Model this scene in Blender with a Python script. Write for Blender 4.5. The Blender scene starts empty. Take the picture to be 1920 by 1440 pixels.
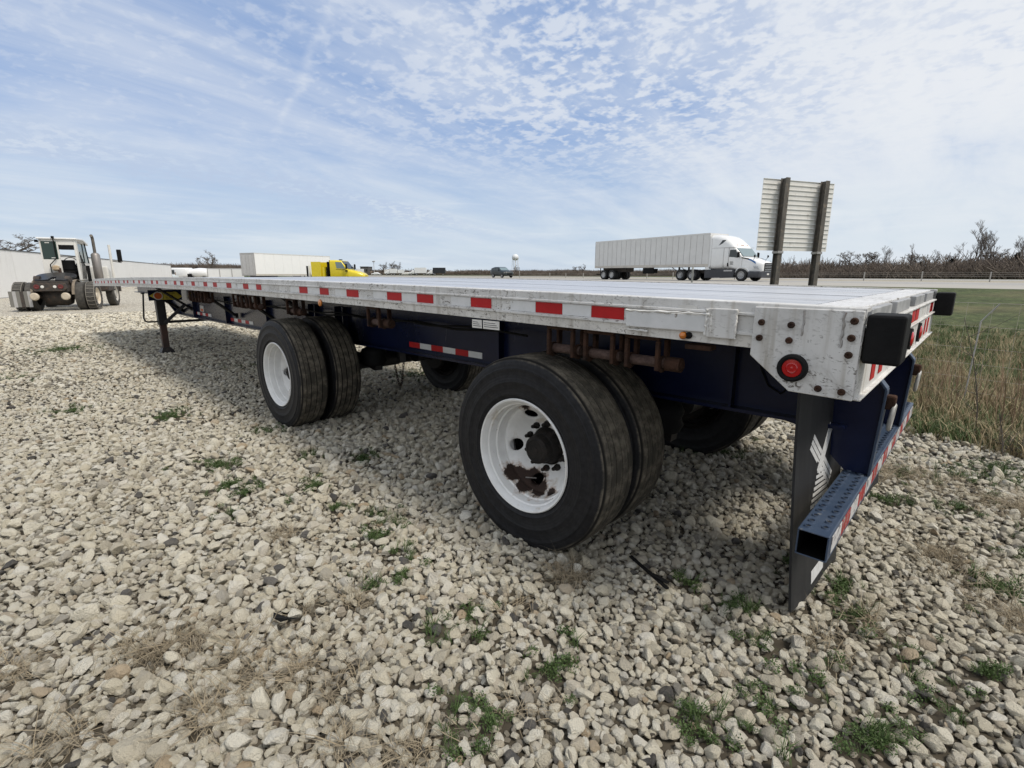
import bpy, bmesh, math, random
import numpy as np
from mathutils import Vector, Matrix
R = math.radians
rnd = random.Random(7)
rng = np.random.default_rng(7)
sc = bpy.context.scene
col = sc.collection

# ------------------------------------------------------------------ camera
F_PX, YAW, PITCH = 929.4, .7590, .2180
CAM = Vector((.255, -1.796, 1.430))
cam_data = bpy.data.cameras.new('camera')
cam_data.sensor_width = 36.0
cam_data.lens = F_PX / 1920 * 36
cam_data.clip_start, cam_data.clip_end = .05, 6000
camera = bpy.data.objects.new('camera', cam_data)
col.objects.link(camera)
FW = Vector((-math.sin(YAW) * math.cos(PITCH), math.cos(YAW) * math.cos(PITCH), -math.sin(PITCH)))
RT = FW.cross(Vector((0, 0, 1))).normalized()
UP = RT.cross(FW)
_m = Matrix((RT, UP, -FW)).transposed().to_4x4()
_m.translation = CAM
camera.matrix_world = _m
sc.camera = camera

# ------------------------------------------------------------------ light and sky
SUN_EL, SUN_AZ = R(56), math.atan2(.22, .975)            # azimuth measured from +X towards +Y
sun_dir = Vector((math.cos(SUN_EL) * math.cos(SUN_AZ), math.cos(SUN_EL) * math.sin(SUN_AZ), math.sin(SUN_EL)))
sd = bpy.data.lights.new('sun', 'SUN')
sd.energy, sd.angle, sd.color = 2.25, R(15), (1.0, .925, .81)
sun = bpy.data.objects.new('sun', sd)
col.objects.link(sun)
sun.rotation_euler = sun_dir.to_track_quat('Z', 'Y').to_euler()
sun.location = (20, 10, 30)
sc.view_settings.view_transform = 'Standard'
sc.view_settings.look = 'None'
sc.view_settings.gamma = 1
sc.view_settings.exposure = .43
sc.view_settings.use_curve_mapping = False
sc.render.engine = 'CYCLES'
try:
    sc.cycles.use_denoising = True
    sc.cycles.max_bounces = 6
    sc.cycles.diffuse_bounces = 3
    sc.cycles.glossy_bounces = 3
    sc.cycles.transmission_bounces = 4
    sc.cycles.transparent_max_bounces = 6
    sc.cycles.caustics_reflective = False
    sc.cycles.caustics_refractive = False
except Exception:
    pass


class NT:
    """small helper round a node tree"""
    def __init__(s, tree):
        s.t = tree
    def n(s, kind, props=None, **ins):
        nd = s.t.nodes.new(kind)
        for k, v in (props or {}).items():
            setattr(nd, k, v)
        for k, v in ins.items():
            key = int(k[1:]) if k[0] == 'i' and k[1:].isdigit() else k.replace('_', ' ')
            s.set(nd.inputs[key], v)
        return nd
    def set(s, sock, v):
        if isinstance(v, bpy.types.NodeSocket):
            s.t.links.new(v, sock)
        else:
            if hasattr(sock.default_value, '__len__') and not hasattr(v, '__len__'):
                v = (v,) * len(sock.default_value)
            if hasattr(v, '__len__') and len(sock.default_value) == 4 and len(v) == 3:
                v = (*v, 1)
            sock.default_value = v
    def math(s, op, a, b=0.0, c=None, clamp=False):
        nd = s.n('ShaderNodeMath', {'operation': op, 'use_clamp': clamp})
        s.set(nd.inputs[0], a); s.set(nd.inputs[1], b)
        if c is not None:
            s.set(nd.inputs[2], c)
        return nd.outputs[0]
    def vmath(s, op, a, b=(0, 0, 0)):
        nd = s.n('ShaderNodeVectorMath', {'operation': op})
        s.set(nd.inputs[0], a); s.set(nd.inputs[1], b)
        return nd.outputs['Value'] if op in ('DOT_PRODUCT', 'LENGTH', 'DISTANCE') else nd.outputs[0]
    def mix(s, f, a, b, blend='MIX'):
        nd = s.n('ShaderNodeMix', {'data_type': 'RGBA', 'blend_type': blend})
        s.set(nd.inputs[0], f); s.set(nd.inputs[6], a); s.set(nd.inputs[7], b)
        return nd.outputs[2]
    def ramp(s, f, lo, hi, a=0.0, b=1.0):
        nd = s.n('ShaderNodeMapRange', {'interpolation_type': 'SMOOTHSTEP'})
        for i, v in enumerate((f, lo, hi, a, b)):
            s.set(nd.inputs[i], v)
        return nd.outputs[0]
    def noise(s, vec, scale, detail=4, rough=.55, dist=0.0):
        nd = s.n('ShaderNodeTexNoise')
        s.set(nd.inputs['Vector'], vec)
        nd.inputs['Scale'].default_value = scale
        nd.inputs['Detail'].default_value = detail
        nd.inputs['Roughness'].default_value = rough
        nd.inputs['Distortion'].default_value = dist
        return nd.outputs[0]
    def scale(s, vec, sc3, loc=(0, 0, 0), rot=(0, 0, 0)):
        nd = s.n('ShaderNodeMapping')
        s.set(nd.inputs['Vector'], vec)
        nd.inputs['Scale'].default_value = sc3
        nd.inputs['Location'].default_value = loc
        nd.inputs['Rotation'].default_value = rot
        return nd.outputs[0]


def make_world():
    w = bpy.data.worlds.new('World')
    sc.world = w
    w.use_nodes = True
    w.node_tree.nodes.clear()
    q = NT(w.node_tree)
    sky = q.n('ShaderNodeTexSky', {'sky_type': 'NISHITA', 'sun_disc': False})
    sky.sun_elevation = SUN_EL
    sky.sun_rotation = math.pi / 2 - SUN_AZ
    sky.air_density, sky.dust_density, sky.ozone_density = 1.0, .6, 2.0
    d = q.n('ShaderNodeTexCoord').outputs['Generated']
    sep = q.n('ShaderNodeSeparateXYZ')
    q.set(sep.inputs[0], d)
    z = q.math('MAXIMUM', sep.outputs[2], 0.0)
    den = q.math('ADD', z, .16)
    comb = q.n('ShaderNodeCombineXYZ')
    q.set(comb.inputs[0], q.math('DIVIDE', sep.outputs[0], den))
    q.set(comb.inputs[1], q.math('DIVIDE', sep.outputs[1], den))
    p = comb.outputs[0]                                        # a flat cloud deck seen in perspective
    # more cloud sunward and low; unseen cover added to whiten the fill light
    side = q.vmath('DOT_PRODUCT', d, (-.80, .40, .45))        # the clearest part lies to the upper left
    cov_side = q.ramp(side, .42, .97, 1, 0)
    big = q.noise(p, .75, 3, .5, .3)
    # high thin veil: broad sheets with combed streaks
    ps = q.scale(p, (1.0, .34, 1), rot=(0, 0, R(30)))
    streak = q.noise(ps, 1.7, 9, .60, .9)
    comb_ = q.noise(q.scale(p, (1.0, .16, 1), loc=(.4, 0, 0), rot=(0, 0, R(52))), 5.0, 7, .62, .8)
    veil = q.math('MULTIPLY_ADD', streak, .85, q.math('MULTIPLY', big, .55))
    veil = q.math('ADD', veil, q.math('MULTIPLY', comb_, .22))
    veil = q.math('ADD', veil, q.math('MULTIPLY', cov_side, .30))
    veil = q.ramp(veil, .62, 1.18, .09, .90)
    # fields of small round puffs
    warp = q.n('ShaderNodeVectorMath', {'operation': 'SCALE'}, i0=q.n('ShaderNodeTexNoise', Vector=p, Scale=5.0, Detail=3.0).outputs[1], i3=.07).outputs[0]
    pw = q.vmath('ADD', p, warp)
    puff = q.noise(pw, 17.0, 2.5, .5, .0)
    puff2 = q.noise(pw, 38.0, 4, .55, .0)
    pf = q.math('MULTIPLY_ADD', puff2, .38, q.math('MULTIPLY', puff, .80))
    field = q.noise(q.scale(p, (1, .7, 1), loc=(3.1, 1.7, 0)), 1.15, 4, .55, .6)
    thr = q.math('SUBTRACT', .735, q.math('MULTIPLY', field, .26))
    thr = q.math('SUBTRACT', thr, q.math('MULTIPLY', cov_side, .10))
    pf = q.math('SUBTRACT', pf, thr)
    pfield = q.ramp(q.vmath('DISTANCE', p, (-.7, 1.9, 0)), .6, 1.7, 1, .05)   # the shoal of puffs in the middle and right
    pf = q.math('ADD', pf, q.math('MULTIPLY_ADD', pfield, .09, -.055))
    puffs = q.math('MULTIPLY', q.ramp(pf, -.07, .13, 0, .78), q.math('MULTIPLY_ADD', pfield, .7, .3))
    puffs = q.math('MULTIPLY', puffs, q.ramp(z, .10, .30, .15, 1))
    # dull broken bank low on the left
    bd = q.math('ABSOLUTE', q.math('ADD', q.vmath('DOT_PRODUCT', pw, (.997, .08, 0)), q.math('MULTIPLY_ADD', q.noise(p, 1.3, 4, .6), .5, 2.58)))
    band = q.math('ADD', q.ramp(bd, .05, .42, .62, .42), q.math('MULTIPLY', q.math('SUBTRACT', q.noise(p, 2.0, 5, .6), .5), .12))
    fine = q.noise(pw, 19.0, 4, .6)
    grey = q.math('MULTIPLY', q.ramp(band, .47, .62, 0, 1), q.ramp(z, .05, .13, 0, 1))
    grey = q.math('MULTIPLY', grey, q.ramp(fine, .38, .56, .12, 1))
    # fading trails
    def trail(nrm, off, wid, amt):
        dd = q.math('ABSOLUTE', q.math('ADD', q.vmath('DOT_PRODUCT', pw, nrm), off))
        f = q.ramp(dd, 0.0, wid, 1, 0)
        return q.math('MULTIPLY', f, q.math('MULTIPLY', q.ramp(q.noise(p, 3.6, 5, .6), .34, .62), q.math('MULTIPLY', q.ramp(z, .20, .26), amt)))
    blue = q.mix(.7, sky.outputs[0], (1.75, 2.85, 5.2, 1))
    white = q.mix(cov_side, (5.5, 5.85, 6.4, 1), (6.35, 6.5, 6.7, 1))
    c = q.mix(veil, blue, white)
    c = q.mix(trail((.208, .978, 0), -.518, .030, .40), c, white)
    c = q.mix(puffs, c, white)
    low = q.ramp(z, .0, .27, 1, 0)
    low = q.math('MULTIPLY', low, q.ramp(q.noise(q.scale(d, (1.2, 1.2, 11)), 2.4, 6, .6), .28, .72, .55, 1.0))
    c = q.mix(q.math('MULTIPLY', low, .88), c, (5.0, 5.65, 6.2, 1))
    lowc = q.ramp(q.noise(q.scale(d, (1.5, 1.5, 17), loc=(2, 1, 0)), 2.0, 6, .6), .52, .72, 0, .55)
    c = q.mix(q.math('MULTIPLY', lowc, q.ramp(z, .02, .30, .9, 0)), c, (6.0, 6.35, 6.65, 1))
    c = q.mix(q.math('MULTIPLY', grey, .8), c, (3.7, 4.45, 5.75, 1))
    bg = q.n('ShaderNodeBackground', Color=c)
    bg.inputs['Strength'].default_value = .1
    out = q.n('ShaderNodeOutputWorld')
    q.t.links.new(bg.outputs[0], out.inputs[0])


make_world()

# ------------------------------------------------------------------ materials
MATS = {}


def mat(name, c1, c2=None, scale=6.0, rough=.5, metal=0.0, bump=0.0, bscale=60.0, stretch=(1, 1, 1), spec=.5,
        dirt=None, dscale=4.0, dlo=.5, dhi=.7, dstretch=(1, 1, 1), drough=None, coat=0.0, gen=False, emit=None, alpha=None):
    if name in MATS:
        return MATS[name]
    m = bpy.data.materials.new(name)
    m.use_nodes = True
    q = NT(m.node_tree)
    b = m.node_tree.nodes['Principled BSDF']
    co = q.n('ShaderNodeTexCoord').outputs['Object']
    base = c1
    if c2 is not None:
        base = q.mix(q.ramp(q.noise(q.scale(co, stretch), scale, 6, .6), .3, .7), c1, c2)
    ro = rough
    if dirt is not None:
        f = q.ramp(q.noise(q.scale(co, dstretch), dscale, 8, .65), dlo, dhi)
        base = q.mix(f, base, dirt)
        if drough is not None:
            ro = q.math('MULTIPLY_ADD', f, drough - rough, rough)
    q.set(b.inputs['Base Color'], base)
    q.set(b.inputs['Roughness'], ro)
    b.inputs['Metallic'].default_value = metal
    b.inputs['Specular IOR Level'].default_value = spec
    b.inputs['Coat Weight'].default_value = coat
    b.inputs['Coat Roughness'].default_value = .08
    if emit:
        q.set(b.inputs['Emission Color'], emit[0]); b.inputs['Emission Strength'].default_value = emit[1]
    if bump:
        bp = q.n('ShaderNodeBump')
        bp.inputs['Strength'].default_value = bump
        bp.inputs['Distance'].default_value = .01
        q.set(bp.inputs['Height'], q.noise(q.scale(co, stretch), bscale, 5, .6))
        m.node_tree.links.new(bp.outputs[0], b.inputs['Normal'])
    MATS[name] = m
    return m


# ------------------------------------------------------------------ objects
def tag(o, label=None, cat=None, group=None, kind=None):
    if label: o['label'] = label
    if cat: o['category'] = cat
    if group: o['group'] = group
    if kind: o['kind'] = kind
    return o


def empty(name, loc, label, cat, rz=0.0, group=None, scale=1.0):
    o = bpy.data.objects.new(name, None)
    col.objects.link(o)
    o.location = loc
    o.rotation_euler = (0, 0, rz)
    o.scale = (scale,) * 3
    o.empty_display_size = .3
    return tag(o, label, cat, group)


def copy_tree(o, parent=None):
    c = o.copy()
    col.objects.link(c)
    c.parent = parent
    for ch in list(o.children):
        copy_tree(ch, c)
    return c


class MB:
    """collects plain geometry; build() links it as one mesh object"""
    def __init__(s):
        s.v, s.f = [], []
    def add(s, vs, fs):
        k = len(s.v)
        s.v += [tuple(p) for p in vs]
        s.f += [tuple(i + k for i in f) for f in fs]
        return s
    def box(s, x0, x1, y0, y1, z0, z1):
        return s.add([(x, y, z) for x in (x0, x1) for y in (y0, y1) for z in (z0, z1)],
                     [(0, 1, 3, 2), (4, 6, 7, 5), (0, 4, 5, 1), (2, 3, 7, 6), (0, 2, 6, 4), (1, 5, 7, 3)])
    def obox(s, c, ax, ay, az):
        c, ax, ay, az = map(Vector, (c, ax, ay, az))
        return s.add([c + i * ax + j * ay + k * az for i in (-1, 1) for j in (-1, 1) for k in (-1, 1)],
                     [(0, 1, 3, 2), (4, 6, 7, 5), (0, 4, 5, 1), (2, 3, 7, 6), (0, 2, 6, 4), (1, 5, 7, 3)])
    def bar(s, p0, p1, w, h, up=(0, 0, 1)):
        p0, p1 = Vector(p0), Vector(p1)
        d = (p1 - p0); L = d.length; d.normalize()
        a = d.cross(Vector(up))
        if a.length < 1e-4: a = d.cross(Vector((1, 0, 0)))
        a.normalize(); b = a.cross(d)
        return s.obox((p0 + p1) / 2, d * L / 2, a * w / 2, b * h / 2)
    def tube(s, pts, r, n=8, caps=True, closed=False):
        pts = [Vector(p) for p in pts]
        k = len(pts)
        rs = r if hasattr(r, '__len__') else [r] * k
        k0 = len(s.v)
        prev = None
        for i, p in enumerate(pts):
            if closed: d = pts[(i + 1) % k] - pts[i - 1]
            else: d = pts[min(i + 1, k - 1)] - pts[max(i - 1, 0)]
            d.normalize()
            a = (prev - d * prev.dot(d)) if prev is not None else d.cross(Vector((0, 0, 1)))
            if a.length < 1e-3: a = d.cross(Vector((1, 0, .1)))
            a.normalize(); prev = a
            b = d.cross(a)
            for j in range(n):
                t = 2 * math.pi * j / n
                s.v.append(tuple(p + (a * math.cos(t) + b * math.sin(t)) * rs[i]))
        for i in range(k if closed else k - 1):
            i2 = (i + 1) % k
            for j in range(n):
                j2 = (j + 1) % n
                s.f.append((k0 + i * n + j, k0 + i * n + j2, k0 + i2 * n + j2, k0 + i2 * n + j))
        if caps and not closed:
            s.f.append(tuple(k0 + j for j in range(n))[::-1])
            s.f.append(tuple(k0 + (k - 1) * n + j for j in range(n)))
        return s
    def prism(s, poly, axis, a, b):
        """poly of 2D points swept along an axis from a to b"""
        n = len(poly)
        def mk(p, t):
            return {'x': (t, p[0], p[1]), 'y': (p[0], t, p[1]), 'z': (p[0], p[1], t)}[axis]
        vs = [mk(p, a) for p in poly] + [mk(p, b) for p in poly]
        fs = [(i, (i + 1) % n, n + (i + 1) % n, n + i) for i in range(n)] + [tuple(range(n))[::-1], tuple(range(n, 2 * n))]
        return s.add(vs, fs)
    def lathe(s, prof, c=(0, 0, 0), axis='y', n=48, closed=False):
        """prof of (along, radius)"""
        c = Vector(c)
        m = len(prof); k0 = len(s.v)
        for (a, r) in prof:
            for j in range(n):
                t = 2 * math.pi * j / n
                u, w = r * math.cos(t), r * math.sin(t)
                p = {'y': (u, a, w), 'x': (a, u, w), 'z': (u, w, a)}[axis]
                s.v.append(tuple(c + Vector(p)))
        for i in range(m if closed else m - 1):
            i2 = (i + 1) % m
            for j in range(n):
                j2 = (j + 1) % n
                s.f.append((k0 + i * n + j, k0 + i2 * n + j, k0 + i2 * n + j2, k0 + i * n + j2))
        return s
    def cyl(s, c, r, a, b, axis='y', n=16):
        return s.lathe([(a, .0005), (a, r), (b, r), (b, .0005)], c, axis, n)
    def loft(s, rings, caps=True):
        n = len(rings[0]); k0 = len(s.v)
        for r in rings: s.v += [tuple(p) for p in r]
        for i in range(len(rings) - 1):
            for j in range(n):
                j2 = (j + 1) % n
                s.f.append((k0 + i * n + j, k0 + i * n + j2, k0 + (i + 1) * n + j2, k0 + (i + 1) * n + j))
        if caps:
            s.f.append(tuple(k0 + j for j in range(n))[::-1])
            s.f.append(tuple(k0 + (len(rings) - 1) * n + j for j in range(n)))
        return s
    def mesh(s, name, fix=True):
        me = bpy.data.meshes.new(name)
        me.from_pydata(s.v, [], s.f)
        if fix:
            bm = bmesh.new(); bm.from_mesh(me)
            bmesh.ops.recalc_face_normals(bm, faces=bm.faces)
            bm.to_mesh(me); bm.free()
        me.update()
        return me
    def build(s, name, m, parent=None, smooth=None, bevel=0.0, loc=None, fix=True):
        me = s.mesh(name, fix)
        me.materials.append(m)
        o = bpy.data.objects.new(name, me)
        col.objects.link(o)
        o.parent = parent
        if loc is not None: o.location = loc
        if smooth is not None:
            me.polygons.foreach_set('use_smooth', [True] * len(me.polygons))
            me.set_sharp_from_angle(angle=R(smooth))
        if bevel:
            bv = o.modifiers.new('bevel', 'BEVEL')
            bv.width, bv.segments, bv.limit_method, bv.angle_limit = bevel, 2, 'ANGLE', R(40)
        return o


def rrect(x, hw, z0, z1, r, n=3, yc=0.0):
    """rounded rectangle ring in the plane x"""
    pts = []
    r = min(r, hw * .98, (z1 - z0) * .49)
    for cx, cz, a0 in ((hw - r, z1 - r, 0), (-hw + r, z1 - r, 90), (-hw + r, z0 + r, 180), (hw - r, z0 + r, 270)):
        for i in range(n + 1):
            a = R(a0 + 90 * i / n)
            pts.append((x, yc + cx + r * math.cos(a), cz + r * math.sin(a)))
    return pts


def text_mesh(txt, size, m, name, parent, matrix, extrude=.0008, width=None):
    cu = bpy.data.curves.new(name, 'FONT')
    cu.body = txt; cu.size = size; cu.extrude = extrude; cu.align_x = 'CENTER'; cu.align_y = 'CENTER'
    cu.resolution_u = 3
    tmp = bpy.data.objects.new('tmp', cu)
    col.objects.link(tmp)
    dg = bpy.context.evaluated_depsgraph_get()
    me = bpy.data.meshes.new_from_object(tmp.evaluated_get(dg))
    bpy.data.objects.remove(tmp); bpy.data.curves.remove(cu)
    me.materials.clear(); me.materials.append(m)
    if width:
        xs = [v.co.x for v in me.vertices]
        k = width / (max(xs) - min(xs))
        for v in me.vertices: v.co.x *= k
    me.transform(matrix)
    o = bpy.data.objects.new(name, me)
    col.objects.link(o); o.parent = parent
    return o


def scatter(name, pts, rot, scl, idx, variants, parent=None):
    """one object whose points carry copies of the variant meshes"""
    vc = bpy.data.collections.new(name + ' variants')
    for i, (me, m) in enumerate(variants):
        vo = bpy.data.objects.new('%s_v%02d' % (name, i), me)
        if m is not None and not me.materials: me.materials.append(m)
        vc.objects.link(vo)
    me = bpy.data.meshes.new(name)
    n = len(pts)
    me.vertices.add(n)
    me.vertices.foreach_set('co', np.asarray(pts, np.float32).ravel())
    for nm, ty, arr in (('rot', 'FLOAT_VECTOR', rot), ('scl', 'FLOAT_VECTOR', scl)):
        a = me.attributes.new(nm, ty, 'POINT')
        a.data.foreach_set('vector', np.asarray(arr, np.float32).ravel())
    a = me.attributes.new('idx', 'INT', 'POINT')
    a.data.foreach_set('value', np.asarray(idx, np.int32))
    o = bpy.data.objects.new(name, me)
    col.objects.link(o); o.parent = parent
    g = bpy.data.node_groups.new(name, 'GeometryNodeTree')
    g.interface.new_socket('Geometry', in_out='INPUT', socket_type='NodeSocketGeometry')
    g.interface.new_socket('Geometry', in_out='OUTPUT', socket_type='NodeSocketGeometry')
    N = g.nodes
    gi, go = N.new('NodeGroupInput'), N.new('NodeGroupOutput')
    ip = N.new('GeometryNodeInstanceOnPoints')
    ci = N.new('GeometryNodeCollectionInfo')
    ci.inputs['Collection'].default_value = vc
    ci.inputs['Separate Children'].default_value = True
    ci.inputs['Reset Children'].default_value = True
    L = g.links
    def attr(nm, ty):
        a = N.new('GeometryNodeInputNamedAttribute'); a.data_type = ty
        a.inputs['Name'].default_value = nm
        return a.outputs[0]
    L.new(gi.outputs[0], ip.inputs['Points'])
    L.new(ci.outputs[0], ip.inputs['Instance'])
    ip.inputs['Pick Instance'].default_value = True
    L.new(attr('idx', 'INT'), ip.inputs['Instance Index'])
    L.new(attr('rot', 'FLOAT_VECTOR'), ip.inputs['Rotation'])
    L.new(attr('scl', 'FLOAT_VECTOR'), ip.inputs['Scale'])
    L.new(ip.outputs[0], go.inputs[0])
    md = o.modifiers.new('scatter', 'NODES')
    md.node_group = g
    return tag(o, kind='stuff')


def in_view(P, margin=.12, dmax=1e9):
    """mask of points the camera (or one a step beside it) could see"""
    D = np.asarray(P) - np.array(CAM)
    z = D @ np.array(FW)
    u = (D @ np.array(RT)) / np.maximum(z, 1e-3) * F_PX / 960
    v = (D @ np.array(UP)) / np.maximum(z, 1e-3) * F_PX / 720
    return (z > .2) & (np.abs(u) < 1 + margin) & (np.abs(v) < 1 + margin) & (z < dmax)
# ------------------------------------------------------------------ the ground in strips that run along the highway
RD_T = Vector((-.971, .238, 0)).normalized()             # along the highway, to the left
RD_N = Vector((.238, .971, 0)).normalized()              # across it, away from the camera


def st(t, s, z=0.0):
    p = Vector((CAM.x, CAM.y, 0)) + RD_T * t + RD_N * s
    return Vector((p.x, p.y, z))


def to_st(P):
    D = np.asarray(P)[:, :2] - np.array(CAM)[:2]
    return D @ np.array(RD_T)[:2], D @ np.array(RD_N)[:2]


def gz(s):
    """height of the land at a distance s across"""
    return float(np.interp(s, [-1e4, 7, 13, 24, 26, 2e4], [0, 0, .12, .74, .86, .86]))


def strip(name, ss, m, dz=0.0, t0=-2500, t1=2500, nt=60):
    b = MB()
    ts = np.concatenate([np.linspace(t0, -120, nt // 4), np.linspace(-100, 200, nt), np.linspace(220, t1, nt // 4)]) if t0 < -1000 else np.linspace(t0, t1, nt)
    v = [st(t, s, gz(s) + dz) for t in ts for s in ss]
    n = len(ss)
    f = [(i * n + j, (i + 1) * n + j, (i + 1) * n + j + 1, i * n + j + 1) for i in range(len(ts) - 1) for j in range(n - 1)]
    b.add(v, f)
    o = b.build(name, m, smooth=60)
    for p in o.data.polygons:
        if p.normal.z < 0:
            o.data.flip_normals(); break
    return tag(o, kind='structure')


def ground_mat(name, kind):
    m = bpy.data.materials.new(name)
    m.use_nodes = True
    q = NT(m.node_tree)
    b = m.node_tree.nodes['Principled BSDF']
    b.inputs['Specular IOR Level'].default_value = .2
    co = q.n('ShaderNodeTexCoord').outputs['Object']
    hgt = None
    if kind == 'gravel':
        # near the camera real stones lie on dark earth; further off the stones are this material
        dist = q.vmath('DISTANCE', co, (CAM.x, CAM.y, 0))
        far = q.ramp(dist, 13.0, 19.0)
        vo = q.n('ShaderNodeTexVoronoi', {'feature': 'F1'}, Vector=co, Scale=17.0)
        ve = q.n('ShaderNodeTexVoronoi', {'feature': 'DISTANCE_TO_EDGE'}, Vector=co, Scale=17.0)
        sepc = q.n('ShaderNodeSeparateColor'); q.set(sepc.inputs[0], vo.outputs['Color'])
        stone = q.mix(sepc.outputs[0], (.46, .425, .35, 1), (.74, .70, .605, 1))
        stone = q.mix(q.math('GREATER_THAN', sepc.outputs[1], .955), stone, (.12, .115, .11, 1))
        gap = q.ramp(ve.outputs[0], .0, .13)
        stone = q.mix(gap, (.15, .128, .10, 1), stone)
        pat = q.noise(q.scale(co, (.45, 1.0, 1)), .55, 6, .62, .4)
        stone = q.mix(q.ramp(pat, .53, .72, 0, .5), stone, (.33, .29, .22, 1))
        grn = q.noise(co, .9, 5, .7)
        stone = q.mix(q.ramp(grn, .66, .74, 0, .6), stone, (.10, .11, .05, 1))
        earth = q.mix(q.noise(co, 9, 5), (.030, .025, .019, 1), (.10, .085, .062, 1))
        c = q.mix(far, earth, stone)
        hgt = q.math('MULTIPLY', q.math('MINIMUM', ve.outputs[0], .3), far)
        bs, bd = .8, .05
    elif kind == 'grass':
        n1 = q.noise(co, .35, 5, .6)
        n2 = q.noise(co, 6, 6, .65)
        c = q.mix(q.ramp(n2, .3, .7), (.034, .052, .016, 1), (.115, .135, .055, 1))
        c = q.mix(q.ramp(n1, .45, .66, 0, .75), c, (.165, .145, .078, 1))
        n3 = q.noise(co, 1.4, 5, .7)
        c = q.mix(q.ramp(n3, .42, .62, 0, .6), c, (.030, .038, .015, 1))
        _, s = None, q.vmath('DOT_PRODUCT', q.vmath('SUBTRACT', co, tuple(CAM)), tuple(RD_N))
        dry = q.ramp(q.math('MULTIPLY_ADD', n2, 2.4, q.math('MULTIPLY_ADD', n1, 3.0, s)), 9.5, 14.0, 1, 0)
        c = q.mix(q.math('MULTIPLY', dry, .85), c, (.185, .15, .088, 1))
        hgt, bs, bd = n2, 1.0, .08
    elif kind == 'dry':
        n2 = q.noise(co, 1.2, 6, .65)
        c = q.mix(q.ramp(n2, .3, .7), (.27, .245, .19, 1), (.36, .33, .27, 1))
        c = q.mix(q.ramp(q.noise(co, .12, 4), .55, .75, 0, .5), c, (.20, .20, .10, 1))
    elif kind == 'far':
        n1 = q.noise(co, .02, 5, .6)
        c = q.mix(q.ramp(n1, .4, .62), (.13, .11, .075, 1), (.085, .10, .045, 1))
    else:
        n2 = q.noise(q.scale(co, (.2, 1, 1), rot=(0, 0, R(13.8))), 1.3, 6, .65)
        c1, c2 = {'road': ((.27, .262, .25, 1), (.34, .332, .315, 1)), 'shoulder': ((.31, .295, .265, 1), (.40, .38, .345, 1))}[kind]
        c = q.mix(q.ramp(n2, .3, .7), c1, c2)
        b.inputs['Specular IOR Level'].default_value = .4
    q.set(b.inputs['Base Color'], c)
    b.inputs['Roughness'].default_value = .85
    if hgt is not None:
        bp = q.n('ShaderNodeBump'); bp.inputs['Strength'].default_value = bs; bp.inputs['Distance'].default_value = bd
        q.set(bp.inputs['Height'], hgt)
        m.node_tree.links.new(bp.outputs[0], b.inputs['Normal'])
    return m


M_GRAVEL = ground_mat('gravel_ground', 'gravel')
M_FIELD = ground_mat('grass_ground', 'grass')
M_ROAD = ground_mat('concrete_road', 'road')
M_SHOULD = ground_mat('road_shoulder', 'shoulder')
M_DRY = ground_mat('dry_verge', 'dry')
M_FARF = ground_mat('far_land', 'far')
GRAVEL_EDGE = 5.75
yard = strip('gravel_yard', [-400, -60, -12, GRAVEL_EDGE], M_GRAVEL)
strip('grass_field', [GRAVEL_EDGE, 7, 9, 11, 13, 16, 20, 24, 25.6, 27.2], M_FIELD)
strip('road_shoulder', [27.2, 29, 36.6], M_SHOULD)
strip('highway', [36.6, 45.0], M_ROAD)
strip('inner_shoulder', [45.0, 48.0], M_SHOULD)
strip('median', [48.0, 60.0], M_DRY)
strip('highway_far_side', [60.0, 75.0], M_ROAD)
strip('far_land', [75.0, 120, 400, 3500], M_FARF)
M_PAINT = mat('road_paint', (.75, .74, .70), (.6, .58, .53), scale=8, rough=.6)
mk = MB()
for s in (37.0, 44.7, 60.6, 74.2):
    a, b_, c, d = st(-150, s, .868), st(500, s, .868), st(500, s + .16, .868), st(-150, s + .16, .868)
    mk.add([a, b_, c, d], [(0, 1, 2, 3)])
for k in range(-8, 40):
    for s in (40.85, 67.4):
        mk.add([st(k * 12, s, .868), st(k * 12 + 3, s, .868), st(k * 12 + 3, s + .16, .868), st(k * 12, s + .16, .868)], [(0, 1, 2, 3)])
tag(mk.build('road_markings', M_PAINT), kind='structure')
# ------------------------------------------------------------------ the flatbed trailer (front towards -X, near side at Y = 0)
WID, LEN = 2.59, 14.63
ZT, ZB = 1.326, 1.172


def zc(x):
    """arch of an unloaded deck"""
    return .065 * (1 - ((x + 7) / 7.3) ** 2)


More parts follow.
